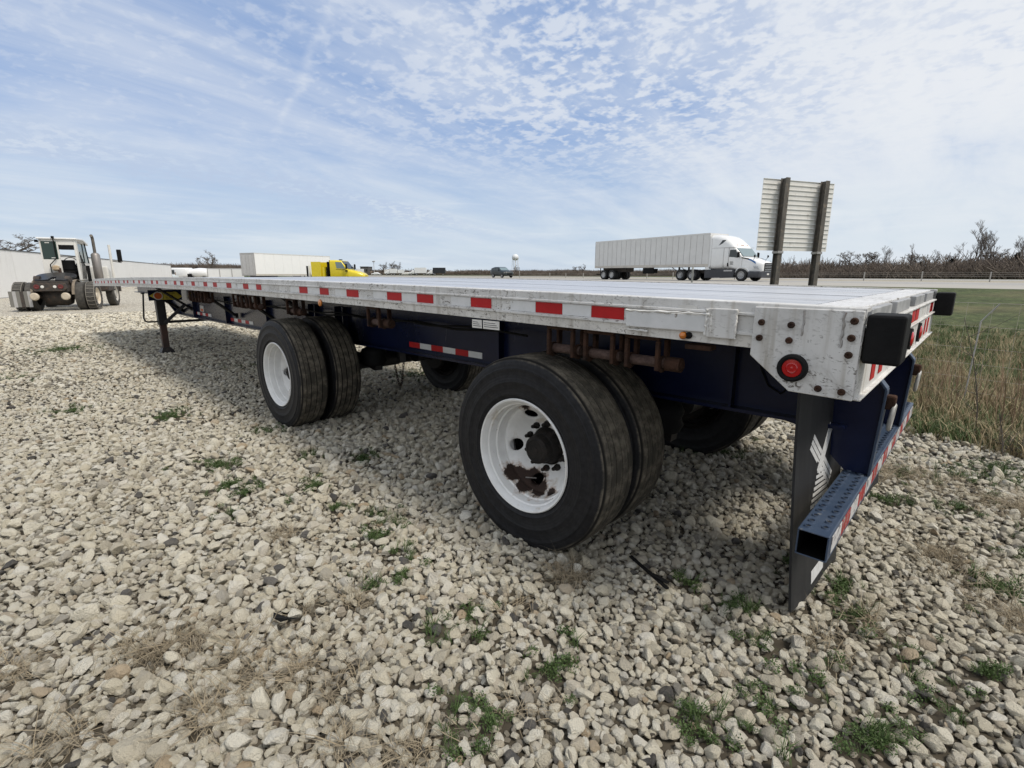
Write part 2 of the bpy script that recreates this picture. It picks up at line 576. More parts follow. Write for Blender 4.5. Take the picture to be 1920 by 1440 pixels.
def rail_paint(name, c, c2, dirt, metal=0.0, rough=.45):
    """white painted aluminium, streaked and scuffed"""
    m = bpy.data.materials.new(name); m.use_nodes = True
    q = NT(m.node_tree); b = m.node_tree.nodes['Principled BSDF']
    co = q.n('ShaderNodeTexCoord').outputs['Object']
    base = q.mix(q.ramp(q.noise(co, 3.0, 5), .3, .7), c, c2)
    run = q.ramp(q.noise(q.scale(co, (14, 14, .9)), 1.6, 6, .6), .50, .74, 0, .75)
    base = q.mix(run, base, dirt)
    scuff = q.noise(q.scale(co, (1.1, 1, 2.2), rot=(0, R(28), 0)), 26, 7, .72, 1.5)
    big = q.noise(co, 2.1, 4, .6)
    smear = q.ramp(q.noise(q.scale(co, (1, 1, 1.6), rot=(0, R(-20), 0)), 6.5, 6, .7, .8), .52, .70, 0, .42)
    base = q.mix(smear, base, (.27, .255, .235, 1))
    sc_ = q.math('MULTIPLY', q.ramp(scuff, .535, .63), q.ramp(big, .38, .60, .18, 1))
    base = q.mix(sc_, base, (.115, .10, .085, 1))
    q.set(b.inputs['Base Color'], base)
    q.set(b.inputs['Roughness'], q.math('MULTIPLY_ADD', sc_, .3, rough))
    b.inputs['Metallic'].default_value = metal
    bp = q.n('ShaderNodeBump'); bp.inputs['Strength'].default_value = .25; bp.inputs['Distance'].default_value = .004
    q.set(bp.inputs['Height'], q.noise(co, 18, 5, .6))
    m.node_tree.links.new(bp.outputs[0], b.inputs['Normal'])
    return m


M_RAIL = rail_paint('scuffed_white_paint', (.56, .555, .54, 1), (.68, .675, .66, 1), (.34, .31, .26, 1))
M_RAILLOW = rail_paint('grimy_white_paint', (.58, .56, .52, 1), (.70, .69, .66, 1), (.27, .235, .19, 1))


def deck_mat():
    m = bpy.data.materials.new('deck_aluminium'); m.use_nodes = True
    q = NT(m.node_tree); b = m.node_tree.nodes['Principled BSDF']
    co = q.n('ShaderNodeTexCoord').outputs['Object']
    lines = q.noise(q.scale(co, (.10, 9, 1)), 6.0, 6, .65)
    base = q.mix(q.ramp(lines, .32, .68), (.38, .40, .44, 1), (.67, .68, .70, 1))
    st_ = q.noise(q.scale(co, (.5, 1.4, 1)), 2.2, 7, .65)
    base = q.mix(q.ramp(st_, .56, .74, 0, .6), base, (.40, .365, .31, 1))
    q.set(b.inputs['Base Color'], base)
    b.inputs['Metallic'].default_value = .35
    q.set(b.inputs['Roughness'], q.ramp(lines, .3, .7, .30, .46))
    bp = q.n('ShaderNodeBump'); bp.inputs['Strength'].default_value = .3; bp.inputs['Distance'].default_value = .003
    q.set(bp.inputs['Height'], lines)
    m.node_tree.links.new(bp.outputs[0], b.inputs['Normal'])
    return m


M_DECK = deck_mat()
M_NAVY = mat('navy_paint', (.0045, .008, .032), (.008, .013, .044), scale=3, rough=.25, spec=.32, dirt=(.030, .034, .050), dscale=3.0, dlo=.58, dhi=.9, dstretch=(1, 1, .25), drough=.55, bump=.05, bscale=12)
M_NAVYTOP = mat('weathered_blue_paint', (.028, .048, .088), (.044, .066, .108), scale=9, rough=.45, dirt=(.16, .165, .17), dscale=26, dlo=.6, dhi=.75)
M_BLACKST = mat('black_chassis_paint', (.010, .010, .012), (.022, .020, .019), scale=7, rough=.5, dirt=(.06, .045, .035), dscale=9, dlo=.55, dhi=.75)
M_RUST = mat('brown_rust', (.030, .017, .012), (.062, .031, .020), scale=22, rough=.85, spec=.2, dirt=(.014, .010, .009), dscale=9, bump=.7, bscale=90)
M_RUSTP = mat('pinkish_rust', (.050, .029, .024), (.105, .068, .056), scale=60, rough=.85, bump=.6, bscale=120)
M_RED = mat('red_reflective_tape', (.46, .012, .014), (.38, .010, .012), scale=12, rough=.5, dirt=(.50, .42, .40), dscale=28, dlo=.68, dhi=.72, spec=.25)
M_WHT = mat('white_reflective_tape', (.70, .705, .71), (.62, .63, .63), scale=14, rough=.35, dirt=(.25, .22, .19), dscale=22, dlo=.62, dhi=.7)
M_REDOLD = mat('worn_red_tape', (.33, .020, .020), (.25, .018, .018), scale=12, rough=.6, dirt=(.30, .27, .25), dscale=22, dlo=.50, dhi=.62)
M_WHTOLD = mat('worn_white_tape', (.56, .555, .55), (.46, .455, .45), scale=14, rough=.6, dirt=(.13, .12, .13), dscale=18, dlo=.50, dhi=.62)
M_REDL = mat('red_lens', (.42, .006, .008), rough=.12, coat=.6)
M_AMBER = mat('amber_lens', (.55, .17, .02), rough=.15, coat=.5)
M_RUBBER = mat('black_rubber', (.0055, .0055, .006), (.011, .011, .0115), scale=8, rough=.7, spec=.15, bump=.15, bscale=60)
M_FLAP = mat('mud_flap_rubber', (.017, .0175, .019), (.028, .0285, .030), scale=4, rough=.6, spec=.3, stretch=(1, 6, .5), bump=.1)
M_EMBL = mat('flap_print', (.62, .63, .63), (.50, .50, .50), scale=40, rough=.6)
M_WOOD = mat('weathered_wood', (.24, .19, .125), (.36, .30, .22), scale=5, stretch=(.4, 14, 6), rough=.9, dirt=(.10, .085, .065), dscale=6, bump=.3)
M_YEL = mat('yellow_sign_print', (.62, .50, .06), (.55, .43, .05), scale=9, rough=.5)
M_ORANGE = mat('orange_print', (.60, .12, .02), rough=.5)
M_OFFW = mat('label_white', (.72, .71, .68), (.6, .59, .56), scale=20, rough=.5)
M_BLKP = mat('black_print', (.015, .015, .015), rough=.6)
M_STEEL = mat('worn_bare_steel', (.42, .41, .40), (.30, .28, .26), scale=18, rough=.42, metal=.6, dirt=(.16, .08, .05), dscale=12, dlo=.58, dhi=.7)


def tyre_mat():
    m = bpy.data.materials.new('dusty_tyre'); m.use_nodes = True
    q = NT(m.node_tree); b = m.node_tree.nodes['Principled BSDF']
    co = q.n('ShaderNodeTexCoord').outputs['Object']
    sep = q.n('ShaderNodeSeparateXYZ'); q.set(sep.inputs[0], co)
    rad = q.math('SQRT', q.math('ADD', q.math('POWER', sep.outputs[0], 2), q.math('POWER', sep.outputs[2], 2)))
    n1 = q.noise(co, 9, 7, .68)
    n2 = q.noise(co, 34, 6, .65)
    tread = q.ramp(q.math('ADD', rad, q.math('MULTIPLY', q.math('SUBTRACT', n1, .5), .03)), .497, .512)
    rub = q.mix(q.ramp(n2, .3, .7), (.009, .009, .0105, 1), (.018, .018, .020, 1))
    rub = q.mix(q.ramp(n1, .58, .76, 0, .35), rub, (.045, .041, .036, 1))
    dust = q.mix(q.ramp(n2, .3, .7), (.11, .096, .075, 1), (.19, .168, .132, 1))
    dust = q.mix(q.ramp(n1, .42, .62), (.062, .056, .046, 1), dust)
    c = q.mix(tread, rub, dust)
    groove = q.ramp(rad, .513, .519)
    c = q.mix(q.math('MULTIPLY', q.math('SUBTRACT', 1, groove), q.ramp(rad, .505, .509)), c, (.012, .011, .010, 1))
    q.set(b.inputs['Base Color'], c)
    b.inputs['Specular IOR Level'].default_value = .22
    q.set(b.inputs['Roughness'], q.ramp(tread, 0, 1, .55, .9))
    bp = q.n('ShaderNodeBump'); bp.inputs['Strength'].default_value = .5; bp.inputs['Distance'].default_value = .004
    rings = q.math('SINE', q.math('MULTIPLY', rad, 420))
    q.set(bp.inputs['Height'], q.math('ADD', n2, q.math('MULTIPLY', rings, q.math('MULTIPLY', .10, q.math('SUBTRACT', 1, tread)))))
    m.node_tree.links.new(bp.outputs[0], b.inputs['Normal'])
    return m


def rim_mat(name, spots, rust=1.0):
    m = bpy.data.materials.new(name); m.use_nodes = True
    q = NT(m.node_tree); b = m.node_tree.nodes['Principled BSDF']
    co = q.n('ShaderNodeTexCoord').outputs['Object']
    n1 = q.noise(co, 9, 7, .66)
    n2 = q.noise(co, 48, 5, .6)
    c = q.mix(q.ramp(n1, .3, .7), (.70, .70, .685, 1), (.80, .80, .79, 1))
    tan = q.math('MULTIPLY', q.ramp(q.noise(q.scale(co, (1, 2.5, 1)), 7, 6, .65), .55, .72), .6 * rust)
    c = q.mix(tan, c, (.42, .33, .21, 1))
    f = halo = None
    for (p, r) in spots:
        d = q.vmath('DISTANCE', co, p)
        v_ = q.math('ADD', q.math('SUBTRACT', r, d), q.math('MULTIPLY', q.math('SUBTRACT', n1, .5), .22))
        e = q.ramp(v_, -.004, .012)
        h_ = q.ramp(v_, -.035, .004, 0, .75)
        f = e if f is None else q.math('MAXIMUM', f, e)
        halo = h_ if halo is None else q.math('MAXIMUM', halo, h_)
    chips = q.ramp(n2, .70, .74, 0, rust)
    f = chips if f is None else q.math('MAXIMUM', f, chips)
    if halo is not None:
        c = q.mix(q.math('MULTIPLY', halo, q.ramp(n2, .38, .58, .25, 1)), c, (.30, .17, .085, 1))
    c = q.mix(f, c, q.mix(n2, (.008, .005, .004, 1), (.040, .018, .010, 1)))
    q.set(b.inputs['Base Color'], c)
    q.set(b.inputs['Roughness'], q.math('MULTIPLY_ADD', f, .5, .35))
    bp = q.n('ShaderNodeBump'); bp.inputs['Strength'].default_value = .3; bp.inputs['Distance'].default_value = .003
    q.set(bp.inputs['Height'], q.math('MULTIPLY_ADD', f, -.8, q.math('MULTIPLY', n1, .2)))
    m.node_tree.links.new(bp.outputs[0], b.inputs['Normal'])
    return m


M_TYRE = tyre_mat()
M_RIM_A = rim_mat('rusty_white_rim', [((-.150, .0, -.185), .060), ((-.085, .01, -.225), .075), ((.01, .005, -.240), .060), ((.09, .0, -.228), .035), ((-.06, .05, -.185), .045), ((-.10, -.0, .225), .018)])
M_RIM_B = rim_mat('white_rim', [((.06, .095, -.115), .035), ((.0, .095, .125), .03)], rust=.45)
M_HUB = mat('greasy_hub', (.009, .008, .0075), (.020, .016, .014), scale=20, rough=.65, spec=.25, dirt=(.060, .028, .017), dscale=11, dlo=.6, dhi=.74, bump=.4)

TR = empty('flatbed_trailer', (-7.3, 1.3, 0), 'long empty flatbed trailer with aluminium deck, navy frame and red and white side tape', 'trailer')
_off = Vector((7.3, -1.3, 0))


def part(mb, name, m, parent=None, **k):
    """trailer parts are written in world metres; shift them under the trailer"""
    o = mb.build(name, m, parent or TR, **k)
    if parent is None:
        o.location = (o.location + _off)
    return o


XS = list(np.linspace(0, -LEN, 31))


def swept(prof, xs=XS, camber=True):
    b = MB()
    b.loft([[(x, y, z + (zc(x) if camber else 0)) for (y, z) in prof] for x in xs])
    return b


# side rails ---------------------------------------------------------
def rail_prof(sg, y0):
    p = [(.075, ZT - .012), (.075, ZT), (.002, ZT), (0, ZT - .003), (0, ZT - .034), (-.007, ZT - .037), (-.007, ZT - .044), (.003, ZT - .047),
         (.003, ZT - .099), (-.009, ZT - .102), (-.009, ZT - .111), (0, ZT - .114), (0, ZB), (.055, ZB), (.055, ZB + .006), (.012, ZB + .01), (.012, ZT - .012)]
    return [(y0 + sg * y, z) for y, z in p]


o = part(swept(rail_prof(1, 0)), 'side_rail', M_RAIL)
o.data.materials.append(M_RAILLOW)
for f in o.data.polygons:
    c = f.center
    if abs(f.normal.y) > .6 and c.z - zc(c.x) < ZT - .115: f.material_index = 1
part(swept(rail_prof(-1, WID)), 'side_rail', M_RAIL)

# deck ---------------------------------------------------------------
XD = list(np.linspace(-.172, -LEN, 30))
def strip_box(y0, y1, z0, z1, xs):
    return swept([(y0, z0), (y1, z0), (y1, z1), (y0, z1)], xs)
part(strip_box(.078, .135, ZT - .06, ZT - .010, XD), 'wood_nailer', M_WOOD)
part(strip_box(2.455, 2.512, ZT - .06, ZT - .010, XD), 'wood_nailer', M_WOOD)
ys = [.139, .43, .72, 1.01, 1.30, 1.59, 1.88, 2.17, 2.452]
for a, b_ in zip(ys[:-1], ys[1:]):
    z1 = ZT - .004 - rnd.uniform(0, .0025)
    p = [(a + .004, z1 - .04), (b_ - .004, z1 - .04), (b_ - .004, z1)]
    k = 4
    w = (b_ - a - .008) / k
    for i in range(k):                                     # fine ribs pressed into each plank
        y = b_ - .004 - i * w
        p += [(y - w * .40, z1), (y - w * .45, z1 - .005), (y - w * .55, z1 - .005), (y - w * .60, z1)]
    p += [(a + .004, z1)]
    part(swept(p, XD), 'deck_plank', M_DECK)
b = MB().box(-.168, -.030, .004, WID - .004, ZT - .03, ZT + .003)
part(b, 'rear_deck_plate', rail_paint('tail_plate_paint', (.54, .545, .55, 1), (.64, .64, .64, 1), (.42, .40, .37, 1)), bevel=.003)

# rear end ------------------------------------------------------------
b = MB()
b.box(-.03, 0, .004, WID - .004, 1.050, 1.272)
b.box(-.012, .012, .125, WID - .125, 1.264, 1.273)
b.box(-.012, .014, .125, WID - .125, 1.186, 1.193)
b.box(-.012, .014, .02, WID - .02, 1.045, 1.052)
part(b, 'rear_sill', M_RAIL, bevel=.002)
M_POCK = mat('pocket_grey', (.22, .225, .23), (.36, .365, .37), scale=9, rough=.5)
for y in (.36, .95, 1.62, 2.2): part(MB().box(-.029, -.006, y - .22, y + .22, 1.2735, ZT - .004), 'tie_down_pocket', M_POCK, bevel=.003)
for y0, nr in ((.20, 0), (1.10, 1), (1.42, 0), (2.06, 1), (2.26, 0)):
    for k in range(2):
        part(MB().box(.0005, .003, y0 + k * .14, y0 + k * .14 + .135, 1.200, 1.258), 'red_tape' if k == nr else 'white_tape', M_RED if k == nr else M_WHT)
for y0 in (.25, .42, 2.05, 2.22):
    part(MB().box(.0005, .003, y0, y0 + .075, 1.075, 1.165), 'red_tape', M_RED)
for y in (.90, 1.30, 1.70):
    lp = part(MB().lathe([(0, .052), (.012, .052), (.012, .040), (.006, .040)], (0, y, 1.12), 'x', 24), 'tail_lamp', M_RUBBER, smooth=40)
    MB().lathe([(.006, .040), (.016, .034), (.020, .018), (.021, .0005)], (0, y, 1.12), 'x', 24).build('lens', M_REDL, lp, smooth=60)


def corner_plate(y0, sg):
    pts = [(-.310, ZT - .002), (-.311, 1.160), (-.180, 1.053), (-.002, 1.049), (-.002, ZT - .002)]
    pl = part(MB().prism(pts, 'y', y0 - sg * .014, y0 - sg * .002), 'corner_plate', M_RAIL, bevel=.003)
    for (x, z) in ((-.284, 1.273), (-.286, 1.221), (-.194, 1.270), (-.195, 1.220), (-.025, 1.293), (-.027, 1.242), (-.028, 1.190), (-.096, 1.075), (-.032, 1.074)):
        MB().lathe([(0, .0005), (-.006 * sg, .0005), (-.009 * sg, .004), (-.009 * sg, .0085), (-.004 * sg, .0108), (0, .0112)], (x, y0 - sg * .014, z), 'y', 12).build('bolt', M_RUST, pl, smooth=40)
    MB().lathe([(0, .046), (-.014 * sg, .044), (-.017 * sg, .038), (-.015 * sg, .031), (-.004 * sg, .030)], (-.175, y0 - sg * .014, 1.132), 'y', 32).build('lamp_grommet', M_RUBBER, pl, smooth=40)
    MB().lathe([(-.006 * sg, .031), (-.011 * sg, .029), (-.0115 * sg, .018), (-.0135 * sg, .015), (-.0125 * sg, .008), (-.014 * sg, .0005)], (-.175, y0 - sg * .014, 1.132), 'y', 32).build('marker_lens', M_REDL, pl, smooth=25)
    for (x, l, w) in ((-.160, .080, .0035), (-.052, .105, .0045)):       # old weld runs
        MB().tube([(x + rnd.uniform(-.002, .002), y0 - sg * (.0135 + rnd.uniform(0, .0012)), ZT - .008 - l * t) for t in np.linspace(0, 1, 14)], [w * rnd.uniform(.7, 1.1) for _ in range(14)], 6).build('weld_bead', M_STEEL, pl, smooth=60)
    return pl


corner_plate(0, 1)
corner_plate(WID, -1)
for ya, yb in ((-.010, .118), (WID - .118, WID + .010)):
    part(MB().box(.004, .098, ya, yb, 1.168, 1.314), 'rubber_bumper', M_RUBBER, bevel=.008)

# a welded repair patch on the near rail
pp = part(MB().box(-.470, -.366, -.017, -.002, 1.208, 1.312), 'repair_patch', M_RAIL, bevel=.003)
MB().box(-.800, -.452, -.014, -.006, 1.2235, 1.288).build('inset_plate', M_WHT, pp, bevel=.004)
wb = MB()
for p0, p1 in (((-.470, -.018, 1.212), (-.470, -.018, 1.308)), ((-.452, -.016, 1.225), (-.452, -.016, 1.287)), ((-.80, -.015, 1.289), (-.46, -.018, 1.291)), ((-.366, -.015, 1.21), (-.366, -.015, 1.31)), ((-.79, -.012, 1.212), (-.70, -.012, 1.210))):
    n = 18
    wb.tube([Vector(p0).lerp(Vector(p1), i / (n - 1)) + Vector((rnd.uniform(-.002, .002), 0, rnd.uniform(-.002, .002))) for i in range(n)], [rnd.uniform(.0025, .006) for _ in range(n)], 6)
wb.build('weld_bead', M_OFFW, pp, smooth=60)
part(MB().box(-.585, -.515, -.0025, -.0005, ZT - .030, ZT - .008), 'rail_sticker', M_OFFW)
part(MB().lathe([(0, .014), (-.012, .014), (-.022, .009), (-.025, .0005)], (-.556, -.001, 1.206), 'y', 16), 'amber_marker', M_AMBER, smooth=50)
part(MB().lathe([(0, .013), (-.010, .012), (-.014, .0005)], (-.536, -.001, 1.207), 'y', 12), 'marker_socket', M_RUBBER, smooth=50)
part(MB().lathe([(0, .026), (-.008, .026), (-.011, .0005)], (-3.489, -.001, 1.215), 'y', 16), 'amber_marker', M_AMBER, smooth=50)
part(MB().box(-.56, -.46, .02, .075, 1.152, 1.171), 'rusty_bracket', M_RUST, bevel=.004)

# tape along the near rail
reds = [(-.978, -.818), (-1.295, -1.137), (-1.753, -1.597), (-2.236, -2.080), (-2.559, -2.397), (-3.079, -2.916), (-3.49, -3.35), (-3.85, -3.70),
        (-4.78, -4.66), (-5.12, -4.98), (-5.61, -5.46), (-6.05, -5.92), (-6.40, -6.26), (-6.88, -6.74), (-7.38, -7.23), (-7.69, -7.56), (-8.17, -8.04), (-8.67, -8.55),
        (-8.99, -8.86), (-9.52, -9.38), (-9.87, -9.75), (-10.28, -10.16), (-10.80, -10.66), (-11.12, -10.98), (-11.60, -11.46), (-11.92, -11.78), (-12.40, -12.26),
        (-12.72, -12.58), (-13.20, -13.06), (-13.52, -13.38), (-14.00, -13.86), (-14.32, -14.18)]
whites = [(a[0] + .003, 0) for a in ()]
def tape(x0, x1, red, y=0.0, sg=1):
    z0, z1 = ZT - .0975, ZT - .0485
    b = MB().loft([[(x, y + sg * .0028, z0 + zc(x)), (x, y + sg * .0010, z0 + zc(x)), (x, y + sg * .0010, z1 + zc(x)), (x, y + sg * .0028, z1 + zc(x))] for x in (x0, x1)])
    return part(b, 'red_tape' if red else 'white_tape', M_RED if red else M_WHT)
for i, (a, b_) in enumerate(reds):
    tape(a, b_, True)
    if i + 1 < len(reds):
        gap = a - reds[i + 1][1]
        if gap < .25: tape(reds[i + 1][1] + .002, a - .002, False)
        elif i >= 8:
            tape(a - .16, a - .003, False); tape(reds[i + 1][1] + .003, reds[i + 1][1] + .13, False)
        else: tape(a - .165, a - .003, False)
for k in range(14):
    tape(-.9 - k, -.75 - k, True, WID, -1); tape(-1.06 - k, -.903 - k, False, WID, -1)
for (x0, x1) in ((-1.74, -1.665), (-1.655, -1.535)):
    pl = part(MB().box(x0, x1, -.004, -.0015, 1.150, 1.194), 'data_plate', M_OFFW)
    for k in range(3): MB().box(x0 + .008, x1 - .008 - .01 * k, -.0046, -.004, 1.160 + k * .010, 1.163 + k * .010).build('print_line', M_BLKP, pl)

# main beams ---------------------------------------------------------
def beam_z(x):
    return float(np.interp(x, [-14.5, -11.9, -11.0, -10.2, -7.0, -4.4, -.1], [1.03, 1.02, .70, .695, .70, .755, .775]))
bx = list(np.linspace(-.12, -11.0, 26)) + [-11.3, -11.6, -11.9, -13, -14.5]
for yw, sg in ((.79, 1), (1.80, -1)):
    b = MB()
    b.loft([[(x, yw - .006, beam_z(x)), (x, yw + .006, beam_z(x)), (x, yw + .006, 1.165 + zc(x)), (x, yw - .006, 1.165 + zc(x))] for x in bx])
    o = part(b, 'main_beam', M_NAVY, smooth=20)
    fl = MB()
    fl.loft([[(x, yw - .075, beam_z(x) - .016), (x, yw + .075, beam_z(x) - .016), (x, yw + .075, beam_z(x)), (x, yw - .075, beam_z(x))] for x in bx])
    fl.loft([[(x, yw - .06, 1.10 + zc(x)), (x, yw - .0065, 1.10 + zc(x)), (x, yw - .0065, 1.115 + zc(x)), (x, yw - .06, 1.115 + zc(x))] for x in bx])
    fl.build('flange', M_NAVY, o, smooth=20)
    if sg == 1:
        rb = MB()
        for x in (-.62, -1.25, -2.28, -4.55, -4.72, -5.18, -5.34, -6.6, -8.2, -9.9): rb.box(x - .006, x + .006, yw - .06, yw - .006, beam_z(x) + .001, 1.10)
        rb.build('stiffener', M_NAVY, o)
        def beam_tape(x0, z0, z1, n, w):
            for k in range(n):
                xa = x0 + k * w
                part(MB().box(xa + .001, xa + w - .001, yw - .0095, yw - .0062, z0(xa), z0(xa) + z1), 'white_tape' if k % 2 else 'red_tape', M_WHT if k % 2 else M_RED)
        beam_tape(-3.462, lambda x: .792, .048, 6, .1595)
        beam_tape(-10.02, lambda x: .735, .046, 6, .155)
        beam_tape(-8.14, lambda x: .730, .046, 6, .152)
        stk = part(MB().box(-9.66, -9.46, yw - .0095, yw - .0062, .80, .90), 'round_sticker', M_OFFW, bevel=.02)
        MB().box(-9.63, -9.49, yw - .0115, yw - .0095, .807, .85).build('sticker_print', M_ORANGE, stk)
for k in range(44):                                        # cross members under the deck
    x = -.34 - k * .325
    b = MB()
    z1 = ZT - .047 + zc(x)
    b.box(x - .003, x + .003, .06, WID - .06, z1 - .10, z1)
    b.box(x - .03, x + .03, .06, WID - .06, z1 - .108, z1 - .10)
    part(b, 'cross_member', M_BLACKST)
for (xb, xt) in ((-10.0, -9.3), (-7.75, -7.1), (-6.2, -5.7), (-4.9, -4.5)):
    for s0, s1 in ((.74, .12), (1.85, 2.47)):
        part(MB().bar((xb, s0, .83), (xt, s1, 1.165 + zc(xt)), .036, .024).box(xb - .03, xb + .03, s0 - .02, s0 + .02, .80, .87), 'side_brace', M_BLACKST)

# winches ------------------------------------------------------------
def winch(x, w=.158, h=.142, end=False):
    z1 = ZB - .001 + zc(x); z0 = z1 - h
    b = MB()
    t = .012
    for yy, dy in ((.030, .022), (.105, .030)):
        for sx in (-1, 1):
            b.box(x + sx * (w / 2 - .009) - .009, x + sx * (w / 2 - .009) + .009, yy, yy + dy, z0, z1 - .019)
        b.box(x - w / 2, x + w / 2, yy, yy + dy, z1 - .0185, z1)
    for sx in (-1, 1):
        b.cyl((x + sx * (w / 2 - .006), .078, z0 + .024), .036, -.006, .006, 'x', 14)
    o = part(b, 'strap_winch', M_RUST, bevel=.005)
    d = MB()
    d.cyl((x, .081, z0 + .030), .022, -w / 2 - .012, w / 2 + .012, 'x', 14)
    d.build('drum', M_RUSTP, o, smooth=40)
    if end:
        e = MB()
        e.cyl((x + w / 2, .081, z0 + .028), .030, .012, .075, 'x', 12)
        e.cyl((x + w / 2, .081, z0 + .028), .017, .075, .082, 'x', 10)
        e.build('ratchet_cap', M_RUST, o, smooth=40)
    return o
for x, e in ((-1.172, False), (-.960, False), (-.748, True), (-2.80, True), (-4.14, True), (-5.02, False), (-5.25, False), (-5.50, True), (-6.62, False), (-6.86, False), (-7.12, True)):
    winch(x, end=e)

# mud flaps, rear bumper ------------------------------------------------
def flap_pt(u, v, d=0.0, y0=.345):
    """u across (m), v height; the flap hangs and is pushed back by the bumper"""
    k = max(0, (1.03 - v) / 1.0)
    x = -.228 + .07 * k ** 1.4 + .085 * u + .008 * math.sin(u * 9) * k
    return (x + d, y0 + u, v)
for y0 in (.345, 1.63):
    b = MB()
    nu, nv = 9, 14
    vs, fs = [], []
    for d in (-.005, .005):
        for j in range(nv):
            for i in range(nu): vs.append(flap_pt(.61 * i / (nu - 1), .035 + (1.045 - .035) * j / (nv - 1), d, y0))
    N = nu * nv
    for j in range(nv - 1):
        for i in range(nu - 1):
            a = j * nu + i
            fs += [(a, a + 1, a + nu + 1, a + nu), (N + a, N + a + nu, N + a + nu + 1, N + a + 1)]
    ed = [i for i in range(nu)] + [j * nu + nu - 1 for j in range(1, nv)] + [(nv - 1) * nu + i for i in range(nu - 2, -1, -1)] + [j * nu for j in range(nv - 2, 0, -1)]
    for a, c in zip(ed, ed[1:] + ed[:1]): fs.append((a, c, N + c, N + a))
    b.add(vs, fs)
    fo = part(b, 'mud_flap', M_FLAP, smooth=50)
    MB().box(-.245, -.212, y0 - .02, y0 + .66, 1.005, 1.045).build('flap_hanger', M_BLACKST, fo)
    # windmill emblem printed on the flap
    def strip_uv(poly, nm):
        e = MB()
        n = len(poly)
        e.add([flap_pt(u, v, .0056, y0) for u, v in poly] + [flap_pt(u, v, .0066, y0) for u, v in poly],
              [tuple(range(n, 2 * n))] + [(i, (i + 1) % n, n + (i + 1) % n, n + i) for i in range(n)])
        return e.build(nm, M_EMBL, fo)
    cx, cv = .305, .625
    def blade(a, l0, l1, w):
        c, s = math.cos(a), math.sin(a)
        for side in (0, 1, 2):
            o0, o1 = (-w + side * .72 * w, -w + side * .72 * w + w * .58)
            strip_uv([(cx + c * l - s * o, cv + s * l + c * o) for l, o in ((l0, o0), (l1, o0), (l1, o1), (l0, o1))], 'emblem_blade')
    blade(R(-40), -.18, .19, .036)
    blade(R(51), -.06, .18, .026)
    for k in range(7):
        v = .605 - k * .024
        hw = .040 + k * .0125
        strip_uv([(cx - hw, v), (cx + hw, v - .012), (cx + hw, v + .004), (cx - hw, v + .014)], 'emblem_tower')
    for r_ in range(3):
        for k in range(5):
            u = cx - .125 + k * .05 + (r_ % 2) * .02
            strip_uv([(u, .435 - r_ * .024), (u + .042, .433 - r_ * .024), (u + .042, .450 - r_ * .024), (u, .452 - r_ * .024)], 'emblem_brick')
    lr = random.Random(3)
    for k in range(9):
        u = cx - .16 + k * .036
        strip_uv([(u, .315), (u + .012, .315), (u + .014, .358), (u + .002, .358)], 'emblem_letter')
        if k % 2: strip_uv([(u + .013, .315), (u + .028, .315), (u + .028, .325), (u + .013, .325)], 'emblem_letter')
        else: strip_uv([(u + .014, .348), (u + .028, .348), (u + .028, .358), (u + .014, .358)], 'emblem_letter')
    strip_uv([(.21, .075), (.40, .075), (.40, .135), (.21, .135)], 'emblem_band')

b = MB()
x0, x1, y0, y1, z0, z1, t = -.112, -.014, .050, 2.535, .462, .560, .006
b.box(x0, x1, y0, y1, z1 - t, z1); b.box(x0, x1, y0, y1, z0, z0 + t)
b.box(x0, x0 + t, y0, y1, z0 + t + .0005, z1 - t - .0005); b.box(x1 - t, x1, y0, y1, z0 + t + .0005, z1 - t - .0005)
bp_ = part(b, 'rear_bumper', M_NAVYTOP, bevel=.003)
MB().box(x0 + .008, x1 - .008, y0 + .55, y1 - .55, z0 + .008, z1 - .008).build('bumper_core', M_BLACKST, bp_)
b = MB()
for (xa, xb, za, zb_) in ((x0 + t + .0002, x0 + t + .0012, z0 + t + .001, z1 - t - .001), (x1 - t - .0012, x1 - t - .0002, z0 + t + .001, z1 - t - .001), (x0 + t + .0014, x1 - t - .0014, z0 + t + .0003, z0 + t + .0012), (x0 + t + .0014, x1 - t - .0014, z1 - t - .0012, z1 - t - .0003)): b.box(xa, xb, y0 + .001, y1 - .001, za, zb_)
b.build('tube_shade_lining', mat('tube_shade_black', (.004, .004, .004), rough=.9, spec=.05), bp_)  # added black sheets stand in for the shade inside the tube
g = MB()
for k in range(46):
    for j, xx in enumerate((-.088, -.040)):
        y = .085 + k * .054 + j * .027
        if y < y1 - .02: g.lathe([(0, .0135), (.006, .0118), (.006, .0098), (.0012, .0092), (.0012, .0004)], (xx, y, z1), 'z', 8)
gh = g.build('grip_dimples', M_NAVYTOP, bp_, smooth=50); gh['kind'] = 'stuff'
g = MB()
for k in range(46):
    for j, xx in enumerate((-.088, -.040)):
        y = .085 + k * .054 + j * .027
        if y < y1 - .02: g.lathe([(.0016, .0092), (.0016, .0004)], (xx, y, z1), 'z', 8)
gh = g.build('grip_holes', M_BLKP, bp_); gh['kind'] = 'stuff'
for k in range(15):
    MB().box(x1 + .0004, x1 + .0022, .09 + k * .16, .09 + k * .16 + .157, .482, .545).build('white_tape' if k % 2 == 0 else 'red_tape', M_WHTOLD if k % 2 == 0 else M_REDOLD, bp_)
